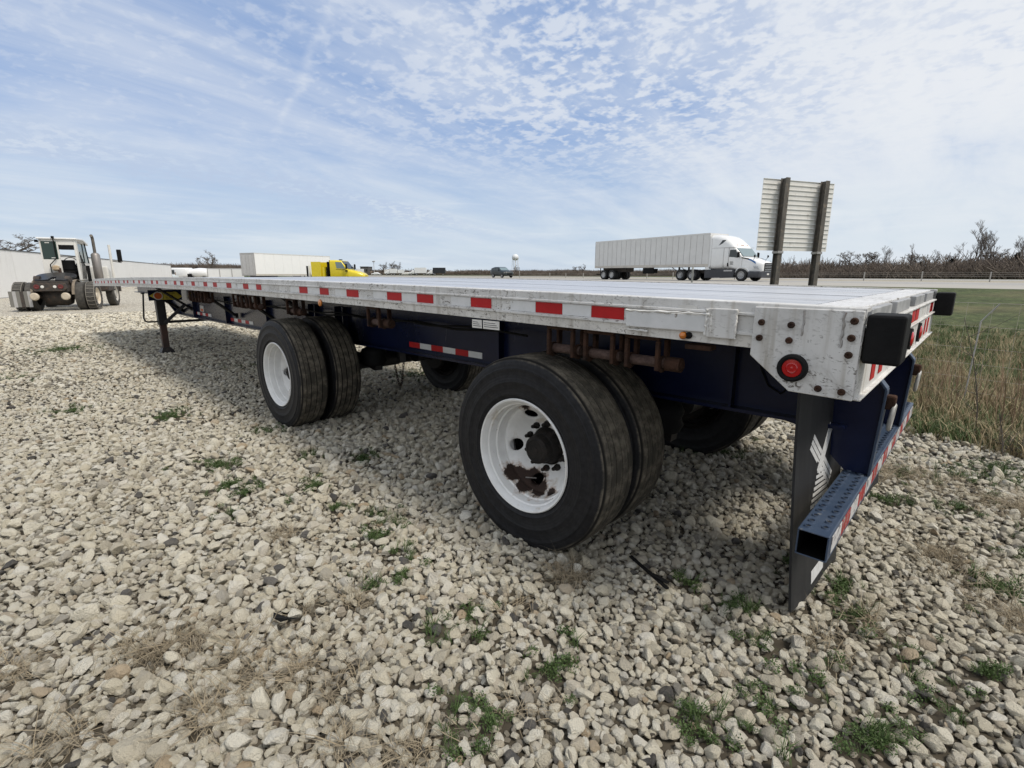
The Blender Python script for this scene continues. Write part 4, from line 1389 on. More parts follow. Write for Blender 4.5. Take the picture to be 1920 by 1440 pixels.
# yard tractor ------------------------------------------------------------
def yard_tractor():
    T = empty('terminal_tractor', (-27.2, .38, 0), 'old white terminal tractor with open rear doorway, black fifth wheel and upright exhaust', 'yard tractor', rz=R(160), scale=1.12)
    b = MB().box(-.80, 3.5, .36, .46, .68, .92).box(-.80, 3.5, -.46, -.36, .68, .92)
    b.build('chassis_rails', M_DKMET, T)['kind'] = 'stuff'
    p = MB().prism([(-.46, .98), (.46, .98), (.50, .80), (.38, .70), (-.38, .70), (-.50, .80)], 'x', -.88, -.80).build('rear_crossmember', M_DKMET, T, bevel=.01)
    for y in (-.32, .32):
        MB().lathe([(-.88, .001), (-.90, .05), (-.895, .075), (-.88, .08)], (0, y, .85), 'x', 16).build('red_lamp', mat('old_red_lens', (.12, .02, .018), rough=.3), p).scale = (1, 1, 1)
        MB().lathe([(-.88, .05), (-.90, .045), (-.905, .001)], (0, y * .52, .85), 'x', 14).build('white_lamp', M_OFFW, p)
    for y in (-.44, .44):
        MB().lathe([(-.84, .125), (-.90, .13), (-.93, .10), (-.935, .001)], (0, y * .95, .52), 'x', 20).build('work_lamp', mat('dusty_lamp_face', (.42, .36, .27), (.5, .44, .35), scale=9, rough=.5), T, smooth=40)
    MB().lathe([(-.42, .10), (-.36, .28), (-.22, .34), (.22, .34), (.36, .28), (.42, .10)], (0, 0, .50), 'y', 18).cyl((0, 0, .5), .09, -.9, .9, 'y', 12).build('rear_axle', M_DKMET, T, smooth=40)
    fw = MB()
    pts = []
    for a in np.linspace(R(-118), R(118), 20): pts.append((.10 + .50 * math.cos(a), .56 * math.sin(a)))
    pts += [(-.60, .42), (-.50, .10), (-.10, .06), (-.10, -.06), (-.50, -.10), (-.60, -.42)]
    fw.prism(pts, 'z', 1.17, 1.24)
    fw.v = [tuple(Matrix.Rotation(R(-13), 3, 'Y') @ Vector((x, y, z - 1.2)) + Vector((0, 0, 1.17))) for x, y, z in fw.v]
    fo = fw.build('fifth_wheel', mat('greasy_black_plate', (.010, .011, .013), (.02, .021, .024), scale=5, rough=.4), T, bevel=.01)
    for y in (-.42, .42): MB().lathe([(-.08, .001), (-.08, .15), (.08, .15), (.08, .001)], (-.30, y, 1.07), 'y', 14).build('pivot_bracket', M_DKMET, fo, smooth=40)
    MB().box(-.65, .7, -.45, .45, .93, 1.04).build('lift_frame', M_DKMET, T, bevel=.01)
    for sy in (1, -1):
        simple_wheel(T, (0, sy * 1.00, .49), .50, .28, mat('dusty_cream_rim', (.55, .47, .36), (.62, .57, .48), scale=8, rough=.6), M_TYREF, sy)
        simple_wheel(T, (0, sy * .68, .49), .50, .28, M_DKMET, M_TYREF, sy)
        fe = MB()
        rr = [(.60 * math.cos(a), .49 + .60 * math.sin(a)) for a in np.linspace(R(25), R(172), 14)]
        fe.loft([[(x, sy * .52, z), (x, sy * .60, z), (x * .975, sy * .60, .49 + (z - .49) * .975), (x * .975, sy * .52, .49 + (z - .49) * .975)] for x, z in rr])
        fe.build('fender', mat('muddy_fender', (.16, .13, .095), (.24, .20, .155), scale=6, rough=.8), T, smooth=40)
        # tyre chains
        c = MB()
        for yy in (sy * .88, sy * 1.12): c.tube([(.515 * math.cos(a), yy, .49 + .515 * math.sin(a)) for a in np.linspace(0, 2 * math.pi, 40, endpoint=False)], .010, 5, closed=True)
        for k in range(22):
            a = 2 * math.pi * k / 22
            c.tube([(.512 * math.cos(a), sy * .875, .49 + .512 * math.sin(a)), (.517 * math.cos(a + .05), sy * 1.0, .49 + .517 * math.sin(a + .05)), (.512 * math.cos(a), sy * 1.125, .49 + .512 * math.sin(a))], .010, 5)
            c.tube([(.512 * math.cos(a), sy * 1.125, .49 + .512 * math.sin(a)), (.42 * math.cos(a + .1), sy * 1.145, .49 + .42 * math.sin(a + .1))], .008, 4)
        c.build('tyre_chain', mat('pale_chain', (.20, .185, .16), rough=.7), T)['kind'] = 'stuff'
        simple_wheel(T, (2.6, sy * 1.02, .49), .50, .29, mat('dull_silver_rim', (.50, .48, .44), (.36, .34, .31), scale=10, rough=.5), M_TYREF, sy, holes=8)
    for k in range(6):                                       # left mud flap with worn stripes
        y = .56 + k * .098
        MB().box(-.70, -.685, y, y + .094, .16 + .005 * (k % 2), .70).build('flap_stripe', [M_GREYP, M_DKMET, mat('faded_flap', (.17, .165, .15), rough=.8)][(0, 2, 1, 2, 0, 2)[k]], T)
    # cab: a rear wall with a window on the left and an open doorway on the right
    x0, x1, ya, yb, ym, z0, z1 = .95, 2.30, -.50, .56, .02, 1.06, 2.54
    cab = MB()
    cab.box(x0, x0 + .05, ym, yb, z0, 1.84)                                   # rear, below the window
    cab.box(x0, x0 + .05, ym, ym + .06, 1.8402, z1); cab.box(x0, x0 + .05, yb - .06, yb, 1.8402, z1); cab.box(x0, x0 + .05, ym + .0602, yb - .0602, 2.46, z1)
    cab.box(x0, x0 + .05, ya, ya + .07, z0, z1)                               # right post of the doorway
    cab.box(x0, x0 + .05, ya + .0702, ym - .0002, 2.34, z1)                   # lintel
    cab.box(x0 + .0502, x1, yb - .05, yb, z0, 1.72); cab.box(x0 + .0502, x1 - .2, yb - .05, yb, 2.40, z1)
    cab.box(x0 + .0502, x1, ya, ya + .05, z0, 1.70)                           # right side, below its windows
    cab.box(x0 + .0502, x0 + .20, ya, ya + .05, 1.7002, z1)
    cab.box(x0 + .0502, x1 + .1, ya + .0502, yb - .0502, z0 - .09, z0)         # floor
    cab.box(x1 - .05, x1, ya + .0502, yb - .0502, z0 + .0002, 1.66)            # dash panel
    cab.build('cab_shell', M_OLDW, T, bevel=.010)
    MB().box(x0 + .001, x0 + .30, ya + .0705, ym - .0005, 2.18, 2.339).build('door_header', M_RUBBER, T)
    rf = MB()
    rf.loft([[(x0 - .06, ya - .05, z1), (x0 - .06, yb + .05, z1), (x0 - .06, yb + .05, z1 + .06), (x0 - .06, ya - .05, z1 + .06)], [(x0 + .8, ya - .05, z1), (x0 + .8, yb + .05, z1), (x0 + .8, yb + .05, z1 + .08), (x0 + .8, ya - .05, z1 + .08)],
             [(x1 + .02, ya - .05, z1 - .16), (x1 + .02, yb + .05, z1 - .16), (x1 + .02, yb + .05, z1 - .05), (x1 + .02, ya - .05, z1 - .05)]])
    rf.build('cab_roof', M_CABW, T, bevel=.02)
    gw = MB().box(x0 - .012, x0 + .02, ym + .05, yb - .05, 1.82, 2.47).build('rear_window', M_GGLASS, T, bevel=.04)
    for y, z in ((ym + .24, 2.40), (ym + .12, 1.86)): MB().box(x0 - .016, x0 - .0125, y, y + .13, z, z + .025).build('window_sticker', M_OFFW, gw)
    MB().box(x0 + .25, x0 + .75, -.30, .22, z0 + .001, 1.42).box(x0 + .25, x0 + .38, -.30, .22, 1.4202, 1.80).build('driver_seat', M_RUBBER, T, bevel=.04)
    MB().box(x1 - .45, x1 - .06, ya + .08, yb - .08, 1.30, 1.62).build('dashboard', M_RUBBER, T, bevel=.03)
    MB().tube([(x1 - .55 + .06 * math.sin(a), -.05 + .20 * math.cos(a), 1.74 + .17 * math.sin(a)) for a in np.linspace(0, 2 * math.pi, 20, endpoint=False)], .014, 6, closed=True).build('steering_wheel', M_RUBBER, T)
    fr = MB()
    for y in (ya + .02, yb - .02): fr.bar((x1, y, 1.66), (x1 - .20, y, 2.44), .04, .04)
    fr.bar((x1 - .55, ya + .02, 1.70), (x1 - .55, ya + .02, 2.42), .035, .035); fr.bar((x0 + .2, ya + .02, 1.71), (x1, ya + .02, 1.69), .03, .03)
    fr.bar((x1 - .02, ya, 1.95), (x1 - .02, yb, 1.95), .02, .02)
    fr.build('window_frame', M_RUBBER, T)
    poly3([(x0 + .22, ya + .02, 1.72), (x1 - .57, ya + .02, 1.72), (x1 - .57, ya + .02, 2.40), (x0 + .22, ya + .02, 2.40)], 'side_window', M_BLUEGL, T, (0, .01, 0))
    poly3([(x1 - .53, ya + .02, 1.72), (x1 - .03, ya + .02, 1.72), (x1 - .20, ya + .02, 2.38), (x1 - .53, ya + .02, 2.40)], 'side_window', M_BLUEGL, T, (0, .01, 0))
    dr = MB()
    for k in range(4): dr.tube([(x0 + .10 + .13 * k, ya - .03, 1.10), (x0 + .06 + .14 * k, ya - .07, 1.55), (x0 + .12 + .10 * k, ya - .04, 2.1 - .12 * k)], .012, 5)
    dr.build('hanging_hoses', M_RUBBER, T)['kind'] = 'stuff'
    MB().tube([(x0 - .06, ym + .10, 2.60), (x0 - .06, ym + .10, 1.86), (x0 - .10, ym + .30, 1.62), (x0 - .10, ym + .29, 1.10)], .018, 6).build('hose_arm', M_RUBBER, T)
    MB().lathe([(0, .001), (0, .045), (.08, .045), (.08, .001)], (x0 - .08, ym + .10, 2.57), 'z', 12).build('rear_light', M_RUBBER, T)
    MB().lathe([(0, .001), (0, .055), (.09, .055), (.09, .001)], (x0 - .08, yb + .04, 2.42), 'z', 12).build('rear_light', M_RUBBER, T)
    MB().lathe([(-.10, .05), (-.05, .11), (.06, .11), (.10, .04)], (x0 - .10, ym + .16, 1.50), 'z', 16).build('air_canister', mat('tan_plastic', (.40, .30, .19), (.50, .40, .28), scale=8, rough=.6), T, smooth=40)
    MB().tube([(x0 - .06, ym + .05, 1.05), (x0 - .09, ym + .07, 1.50)], .05, 10).build('air_riser', mat('brown_pipe', (.05, .028, .020), rough=.6), T, smooth=40)
    # engine cover, stack, mast
    MB().loft([[(2.55, -1.0, .95), (2.55, .9, .95), (2.55, .9, 1.60), (2.55, -1.0, 1.60)], [(3.3, -.95, .95), (3.3, .85, .95), (3.3, .85, 1.42), (3.3, -.95, 1.42)], [(3.75, -.85, .9), (3.75, .75, .9), (3.75, .75, 1.25), (3.75, -.85, 1.25)]]).build('engine_cover', M_OLDW, T, bevel=.05)
    MB().box(3.6, 3.8, -1.1, 1.1, .55, .85).build('front_bumper', M_DKMET, T, bevel=.02)
    MB().box(1.5, 2.3, -1.15, -.5, .62, 1.0).build('fuel_tank', M_DKMET, T, bevel=.05)
    st_ = MB().lathe([(1.05, .001), (1.05, .11), (1.12, .145), (2.02, .145), (2.08, .10), (2.10, .06)], (1.62, -.88, 0), 'z', 20).build('exhaust_muffler', M_MUFF, T, smooth=40)
    MB().tube([(1.62, -.88, 2.08), (1.62, -.88, 2.54), (1.60, -.88, 2.66), (1.55, -.88, 2.72), (1.50, -.88, 2.74)], .052, 12).build('exhaust_pipe', mat('dark_pipe', (.10, .09, .08), (.18, .16, .14), scale=8, rough=.5, metal=.4), st_, smooth=50)
    ms = MB().tube([(2.75, -1.12, 1.0), (2.75, -1.12, 2.46)], .048, 10).build('mirror_mast', M_OLDW, T, smooth=50)
    MB().box(2.72, 2.78, -1.50, -1.34, 1.78, 2.28).build('mirror', M_RUBBER, ms, bevel=.02)
    MB().tube([(2.75, -1.12, 1.82), (2.75, -1.46, 1.75)], .018, 6).build('mirror_arm', M_DKMET, ms)
    MB().bar((1.30, -.66, 1.0), (1.30, -.66, 1.60), .10, .06).build('exhaust_guard', M_RUBBER, T)
    return T


yard_tractor()

# the highway lorry: tractor and van trailer -------------------------------
HEAD = math.atan2(-RD_T.y, -RD_T.x)
def box_trailer(name, loc, rz, label, L=14.63, H=4.10, zb=1.22, nrib=22, side_m=None, rear_open=False, wheels=True, group=None, ribs=True):
    T = empty(name, loc, label, 'trailer', rz=rz, group=group)
    side_m = side_m or M_ALU
    hw = 1.28
    b = MB().box(-L, 0, -hw + .02, hw - .02, zb + .02, H - .03)
    b.build('body', side_m, T)
    for sy in (-1, 1):
        n = nrib
        w = L / n
        for k in range(n):
            x = -L + k * w
            ya, yb_ = sorted((sy * (hw - .02), sy * (hw + (.0 if k % 2 else .004))))
            MB().box(x + .02, x + w - .02, ya, yb_, zb + .24, H - .14).build('side_panel', side_m, T)
            if ribs:
                ya, yb_ = sorted((sy * (hw - .02), sy * (hw + .012)))
                MB().box(x - .012, x + .012, ya, yb_, zb + .24, H - .14).build('side_post', M_GREYP, T)
        ya, yb_ = sorted((sy * (hw - .03), sy * (hw + .012)))
        MB().box(-L, 0, ya, yb_, H - .138, H).build('top_rail', M_ALU, T)
        MB().box(-L, 0, ya, yb_, zb, zb + .238).build('bottom_rail', mat('rail_tan', (.50, .47, .42), (.56, .53, .48), scale=4, rough=.5), T)
        for k in range(7):
            x = -L + .5 + k * (L - 1) / 7
            ya, yb_ = sorted((sy * (hw + .0125), sy * (hw + .015)))
            MB().box(x, x + .45, ya, yb_, zb + .05, zb + .09).build('rail_tape', M_GREYP, T)
    MB().box(-L - .03, -L, -hw, hw, zb, H).build('rear_frame', M_GREYP, T)
    for y0, y1 in ((-hw + .09, -.01), (.01, hw - .09)):
        d = MB().box(-L - .05, -L - .031, y0, y1, zb + .12, H - .22).build('rear_door', mat('door_grey', (.50, .495, .49), (.55, .545, .54), scale=3, rough=.45), T)
        for y in (y0 + .25, y1 - .25): MB().tube([(-L - .065, y, zb + .1), (-L - .065, y, H - .2)], .015, 6).build('lock_rod', M_GREYP, d)
    MB().box(0, .03, -hw, hw, zb, H - .02).build('front_wall', M_ALU, T)
    if wheels:
        MB().box(-L + .6, -L + 4.2, -.55, .55, .80, zb - .001).build('bogie_frame', M_DKMET, T)
        for x in (-L + 1.35, -L + 2.62):
            for sy in (-1, 1):
                simple_wheel(T, (x, sy * 1.10, .50), .50, .28, mat('silver_rim', (.55, .55, .54), (.42, .41, .40), scale=8, rough=.45), M_TYREK, sy, holes=8)
                simple_wheel(T, (x, sy * .76, .50), .50, .28, M_DKMET, M_TYREK, sy)
        MB().box(-L + .02, -L + .10, -1.1, 1.1, .50, .60).box(-L + .02, -L + .08, -.5, -.42, .6, zb).box(-L + .02, -L + .08, .42, .5, .6, zb).build('underride_guard', M_DKMET, T)
        lg = MB()
        for y in (-.7, .7): lg.box(-3.6, -3.46, y - .06, y + .06, .42, zb); lg.bar((-3.5, y, .7), (-4.4, y, 1.2), .05, .05)
        lg.build('landing_gear', M_DKMET, T)
        MB().box(-7.6, -6.2, -1.25, -1.18, .62, 1.18).box(-7.55, -6.25, -1.17, -.6, .66, 1.1).build('side_box', M_RUBBER, T)
    return T


def at_ts(t, s, z=.866):
    return st(t, s, z)


VT = box_trailer('van_trailer', at_ts(28.6, 40.3), HEAD, 'white ribbed van trailer pulled along the highway by the white sleeper tractor', L=14.75)
MB().box(.031, .06, -.75, .75, 1.6, 3.3).build('front_panel', M_OFFW, VT)


def highway_tractor():
    T = empty('sleeper_tractor', at_ts(23.75, 40.3), 'white aerodynamic sleeper tractor unit with dark grey skirts driving on the highway', 'truck', rz=HEAD)
    cab = MB()
    secs = [(-1.72, 1.13, .98, 2.02, .18), (-2.02, 1.16, .98, 2.36, .18), (-2.32, 1.18, .98, 2.70, .2), (-2.62, 1.20, .98, 3.06, .35), (-3.05, 1.22, .98, 3.46, .5), (-3.55, 1.23, .98, 3.74, .5), (-4.1, 1.24, .98, 3.87, .45), (-4.75, 1.25, .98, 3.90, .4)]
    cab.loft([rrect(x, hw, z0, z1, r, 5) for x, hw, z0, z1, r in secs])
    c = cab.build('cab', M_CABW, T, smooth=45)
    MB().box(-5.15, -4.76, -1.25, -1.20, .95, 3.80).box(-5.15, -4.76, 1.20, 1.25, .95, 3.80).build('cab_extender', M_CABW, T, bevel=.02)
    MB().box(-5.12, -4.80, -.9, .9, 1.05, 2.6).build('cab_back_plate', M_GUNM, T)
    hd = MB()
    hd.loft([rrect(x, hw, z0, z1, r, 4) for x, hw, z0, z1, r in ((-.06, .62, .70, 1.42, .12), (-.16, .80, .62, 1.50, .2), (-.6, .93, .60, 1.66, .3), (-1.1, 1.02, .62, 1.83, .3), (-1.70, 1.10, .64, 2.00, .28))])
    h = hd.build('hood', M_CABW, T, smooth=45)
    for sy in (-1, 1):
        a = MB()
        a.loft([[(x, sy * (1.06 + .12 * math.sin(math.pi * i / 10) ** .6), z), (x, sy * .8, z), (x * 1.0, sy * .8, z - .10), (x, sy * (1.06 + .12 * math.sin(math.pi * i / 10) ** .6), z - .10)]
                for i, (x, z) in enumerate([(-1.62 + .68 * math.cos(t), .52 + .68 * math.sin(t)) for t in np.linspace(R(8), R(172), 11)])])
        a.build('fender', M_CABW, T, smooth=40)
        poly3([(-.25, sy * .90, .98), (-.62, sy * 1.045, 1.04), (-.70, sy * 1.055, 1.24), (-.36, sy * .93, 1.20)], 'headlamp', mat('lamp_lens', (.5, .52, .53), (.30, .31, .32), scale=12, rough=.1), T, (0, sy * .02, 0))
        poly3([(-1.72, sy * 1.105, 1.93), (-1.0, sy * .98, 1.78), (-.62, sy * .93, 1.58), (-.55, sy * .945, 1.38), (-.92, sy * 1.0, 1.62)], 'hood_stripe', M_BLUEM, T, (0, sy * .02, 0))
        poly3([(-1.75, sy * 1.135, 1.96), (-1.72, sy * 1.14, 1.86), (-1.1, sy * 1.03, 1.74), (-1.15, sy * 1.03, 1.84)], 'hood_vent', M_RUBBER, T, (0, sy * .03, 0))
        poly3([(-2.12, sy * 1.178, 1.92), (-2.06, sy * 1.172, 2.08), (-2.30, sy * 1.186, 2.58), (-2.82, sy * 1.215, 2.58), (-2.86, sy * 1.215, 2.0), (-2.5, sy * 1.2, 1.98)], 'door_window', M_GLASS, T, (0, sy * .012, 0))
        poly3([(-3.95, sy * 1.205, 2.98), (-3.62, sy * 1.19, 3.42), (-3.30, sy * 1.16, 3.42), (-3.55, sy * 1.2, 3.16)], 'sleeper_window', M_GLASS, T, (0, sy * .04, 0))
        for (xa, xb, za, zb_) in ((-2.92, -2.90, 1.0, 2.75), (-4.62, -4.60, 1.0, 3.6), (-3.4, -3.385, 1.05, 2.75)): MB().box(xa, xb, *sorted((sy * 1.16, sy * 1.258)), za, zb_).build('panel_seam', M_GREYP, T)
        MB().box(-4.58, -2.2, *sorted((sy * 1.17, sy * 1.25)), 2.76, 2.79).build('roof_seam', M_GREYP, T)
        MB().box(-2.98, -2.88, *sorted((sy * 1.2, sy * 1.262)), 1.22, 1.50).build('grab_handle', M_RUBBER, T)
        lt = MB()
        for k in range(4): lt.box(-2.75, -2.45 - .04 * (k % 2), *sorted((sy * 1.19, sy * 1.218)), 1.36 + k * .075, 1.385 + k * .075)
        lt.build('door_lettering', M_RUBBER, T)['kind'] = 'stuff'
        MB().prism([(-5.2, .98), (-2.35, .98), (-2.28, .80), (-2.34, .30), (-5.2, .22)], 'y', *sorted((sy * 1.00, sy * 1.22))).build('side_skirt', M_GUNM, T, bevel=.03)
        MB().box(-3.25, -2.45, *sorted((sy * 1.21, sy * 1.26)), .80, .92).build('step', M_GREYP, T)
        simple_wheel(T, (-1.68, sy * 1.02, .50), .51, .30, M_RIMS, M_TYREK, sy, holes=10, dish=.02)
        for x in (-6.55, -7.85):
            simple_wheel(T, (x, sy * 1.10, .50), .50, .28, M_RIMS, M_TYREK, sy, holes=10)
            simple_wheel(T, (x, sy * .76, .50), .50, .28, M_DKMET, M_TYREK, sy)
        m_ = MB().loft([rrect(-1.95, .07, 1.92, 2.40, .06, 3, yc=sy * 1.42), rrect(-1.80, .06, 1.95, 2.36, .05, 3, yc=sy * 1.42)]).build('wing_mirror', M_RUBBER, T)
        MB().tube([(-2.0, sy * 1.1, 1.95), (-1.9, sy * 1.38, 1.98)], .03, 6).build('mirror_arm', M_RUBBER, T)
        e = MB().tube([(-.85, sy * .86, 1.72), (-.70, sy * .95, 1.95)], .02, 6)
        e.loft([rrect(-.75, .06, 1.92, 2.12, .04, 2, yc=sy * .96), rrect(-.66, .05, 1.94, 2.10, .04, 2, yc=sy * .96)])
        e.build('hood_mirror', M_RUBBER, T)
    poly3([(-1.70, -1.02, 2.035), (-1.70, 1.02, 2.035), (-2.33, 1.04, 2.70), (-2.33, -1.04, 2.70)], 'windshield', M_BLUEGL, T, (.03, 0, .02))
    for y in (-.7, -.16, 0, .16, .7): MB().box(-2.56, -2.50, y - .03, y + .03, 2.96, 3.0).build('roof_marker', M_AMBER, T)
    MB().loft([rrect(x, hw, .28, .80, .1, 3) for x, hw in ((0, .92), (-.12, 1.12), (-.55, 1.24), (-1.0, 1.24))]).build('front_bumper', M_GUNM, T, smooth=40)
    MB().loft([rrect(x, hw, z0, 1.46, .08, 3) for x, hw, z0 in ((-.04, .54, .70), (-.012, .52, .72))]).build('grille', M_RUBBER, T)
    for k in range(5): MB().box(-.012, .010, -.50, .50, .80 + k * .13, .835 + k * .13).build('grille_bar', M_CHROME, T)
    MB().box(.0, .012, -.15, .15, .50, .63).build('number_plate', M_OFFW, T)
    MB().box(-8.4, -4.7, -.45, .45, .65, .95).build('chassis_frame', M_DKMET, T)
    return T


highway_tractor()

# dark SUV on the highway ----------------------------------------------------
def suv():
    T = empty('dark_suv', at_ts(69.2, 44.0), 'dark grey green SUV driving on the highway near the water tower', 'car', rz=HEAD)
    M_ = mat('suv_paint', (.016, .022, .023), rough=.35, coat=.15)
    secs = [(0, .70, .42, .80, .12), (-.15, .84, .34, .98, .2), (-.9, .92, .30, 1.10, .2), (-1.35, .93, .30, 1.16, .2), (-1.9, .93, .30, 1.54, .32), (-2.3, .93, .30, 1.72, .34), (-3.4, .93, .30, 1.74, .34), (-4.2, .92, .32, 1.60, .3), (-4.55, .88, .38, 1.15, .2), (-4.65, .80, .45, 1.0, .2)]
    MB().loft([rrect(x, hw, z0, z1, r, 4) for x, hw, z0, z1, r in secs]).build('body', M_, T, smooth=45)
    for sy in (-1, 1):
        for pts in ([(-1.75, 1.16), (-2.25, 1.60), (-2.75, 1.62), (-2.75, 1.16)], [(-2.85, 1.16), (-2.85, 1.62), (-3.5, 1.60), (-3.6, 1.18)], [(-3.7, 1.2), (-3.6, 1.58), (-4.1, 1.48), (-4.2, 1.25)]):
            poly3([(x, sy * (.935 - max(0, z - 1.3) * .12), z) for x, z in pts], 'side_window', M_GLASS, T, (0, sy * .015, 0))
        for x in (-.85, -3.65): simple_wheel(T, (x, sy * .84, .36), .36, .24, M_GREYP, M_TYREK, sy)
        poly3([(-.10, sy * .60, .72), (-.20, sy * .86, .74), (-.25, sy * .87, .88), (-.10, sy * .62, .86)], 'headlamp', M_OFFW, T, (.02, sy * .02, 0))
        MB().box(-1.95, -1.8, *sorted((sy * .94, sy * 1.1)), 1.12, 1.26).build('wing_mirror', M_, T)
    poly3([(-1.40, -.72, 1.17), (-1.40, .72, 1.17), (-2.05, .68, 1.60), (-2.05, -.68, 1.60)], 'windshield', M_BLUEGL, T, (.03, 0, .03))
    MB().box(-.02, .02, -.5, .5, .48, .70).build('grille', M_RUBBER, T)
suv()

# white box trailer and the yellow lorry in front of it -------------------------
bt = Vector((-75.5, 36.6, 0)) - Vector((-70.4, 23.6, 0)); bt.normalize()
n_ = Vector((-bt.y, bt.x, 0))
rear = Vector((-70.4, 23.6, 0)) + n_ * 1.28
f = rear + bt * 14.0
box_trailer('box_trailer', f, math.atan2(bt.y, bt.x), 'plain white box trailer parked behind the yellow truck with its grey rear doors showing', L=14.0, H=4.18, nrib=9, side_m=mat('bright_white_panel', (.83, .835, .84), (.86, .86, .86), scale=2, rough=.35), ribs=False)


def yellow_truck():
    T = empty('yellow_truck', (-50.0, 27.9, 0), 'bright yellow day cab truck parked in front of the white box trailer', 'truck', rz=R(42))
    c = MB().loft([rrect(x, hw, 1.0, z1, r, 4) for x, hw, z1, r in ((-1.75, 1.08, 1.98, .2), (-2.15, 1.10, 2.50, .2), (-2.42, 1.12, 2.86, .2), (-2.9, 1.14, 2.92, .22), (-3.65, 1.14, 2.92, .2))])
    c.build('cab', M_YELP, T, smooth=45)
    MB().loft([rrect(x, hw, .7, z1, r, 4) for x, hw, z1, r in ((-.05, .6, 1.35, .15), (-.3, .8, 1.55, .3), (-1.0, .98, 1.78, .35), (-1.74, 1.06, 1.94, .3))]).build('hood', M_YELP, T, smooth=45)
    for sy in (-1, 1):
        poly3([(-1.98, sy * 1.105, 2.02), (-2.36, sy * 1.12, 2.70), (-3.02, sy * 1.145, 2.72), (-2.92, sy * 1.145, 2.06)], 'door_window', M_BLUEGL, T, (0, sy * .014, 0))
        MB().box(-3.02, -1.96, *sorted((sy * 1.13, sy * 1.142)), 1.9, 1.94).build('door_seam', M_RUBBER, T)
        MB().loft([rrect(-1.85, .08, 1.95, 2.55, .06, 3, yc=sy * 1.38), rrect(-1.70, .07, 1.98, 2.5, .05, 3, yc=sy * 1.38)]).build('wing_mirror', M_RUBBER, T)
        MB().box(-1.95, -1.75, *sorted((sy * 1.1, sy * 1.3)), 1.72, 1.86).build('mirror_arm', M_RUBBER, T)
        simple_wheel(T, (-1.1, sy * 1.0, .5), .5, .3, M_CHROME, M_TYREK, sy)
        for x in (-4.9, -6.2): simple_wheel(T, (x, sy * .95, .5), .5, .5, M_DKMET, M_TYREK, sy)
        MB().box(-3.2, -1.9, *sorted((sy * .9, sy * 1.2)), .35, .95).build('fuel_tank', M_CHROME, T, bevel=.1)
    poly3([(-1.74, -.95, 2.0), (-1.74, .95, 2.0), (-2.38, .98, 2.80), (-2.38, -.98, 2.80)], 'windshield', M_GLASS, T, (.03, 0, .02))
    MB().box(-3.72, -3.655, -1.12, 1.12, 1.05, 2.9).build('rear_trim', M_RUBBER, T)
    MB().box(-2.95, -2.7, -.2, .2, 2.93, 3.02).build('roof_beacon', M_RUBBER, T)
    MB().box(-4.5, -4.3, -1.1, 1.1, 1.0, 2.2).build('headache_rack', M_YELP, T)
    for y in (-.8, .3): MB().box(-4.1, -3.9, y, y + .5, 1.0, 2.75).build('cab_rear_post', M_RUBBER, T)
    MB().box(-5.7, -4.65, -1.15, -1.05, 1.0, 2.74).box(-5.7, -4.65, 1.05, 1.15, 1.0, 2.74).box(-5.7, -5.6, -1.049, 1.049, 1.0, 2.74).build('tool_body', M_YELP, T)
    MB().tube([(-6.25, -.9, 1.0), (-6.25, -.9, 2.3)], .09, 10).build('exhaust_stack', M_RUBBER, T)
    MB().tube([(-6.6, .4, 1.0), (-6.6, .4, 2.35)], .16, 12).build('tall_tank', M_CABW, T)
    MB().box(-7.2, -.3, -.45, .45, .55, .98).build('chassis_frame', M_DKMET, T)
yellow_truck()
# ------------------------------------------------------------------ sign seen from behind
M_POST = mat('weathered_steel_post', (.062, .056, .050), (.115, .105, .092), scale=7, stretch=(1, 1, .2), rough=.75, dirt=(.17, .14, .11), dscale=6)
M_SIGNB = mat('sign_back_aluminium', (.68, .67, .64), (.74, .73, .70), scale=3, stretch=(1, 1, .4), rough=.45, dirt=(.36, .33, .29), dscale=4, dlo=.55, dhi=.8)


def road_sign():
    a, c = Vector((-5.56, 16.12, 0)), Vector((-4.165, 18.90, 0))
    d = (c - a).normalized()                                # along the panel, away from the camera
    ang = math.atan2(d.y, d.x)
    T = empty('highway_sign', (a.x, a.y, gz(16.0)), 'back of a large ribbed highway sign on two rusty steel posts', 'sign', rz=ang)
    W, z0, z1 = (c - a).length, 2.20 - gz(16), 4.45 - gz(16)
    n = 15
    h = (z1 - z0) / n
    for k in range(n):                                     # extruded panel strips, each with its lip; the near side is -y
        zz = z0 + k * h
        ex = .03 * math.sin(k * 1.7)
        MB().box(-.02 + .02 * ex, W + .02, -.004, .004, zz + .003, zz + h - .003).box(0, W, -.026, -.0042, zz + h - .014, zz + h - .004).build('sign_strip', M_SIGNB, T)
    for x in (W * .235, W * .80):
        p = MB()
        p.box(x - .09, x + .09, -.275, -.262, .0, z1 + .02).box(x - .09, x + .09, -.085, -.072, .0, z1 + .02).box(x - .008, x + .008, -.261, -.0855, .0, z1 + .02)
        o = p.build('post', M_POST, T)
        MB().box(x - .115, x + .115, -.30, -.05, z0 - .10, z0 - .02).build('splice_collar', M_STEEL, o, bevel=.006)
        cl = MB()
        for k in range(n): cl.box(x + .05, x + .08, -.0715, -.0605, z0 + k * h + h - .04, z0 + k * h + h - .0)
        cl.build('clamps', M_STEEL, o)['kind'] = 'stuff'
road_sign()

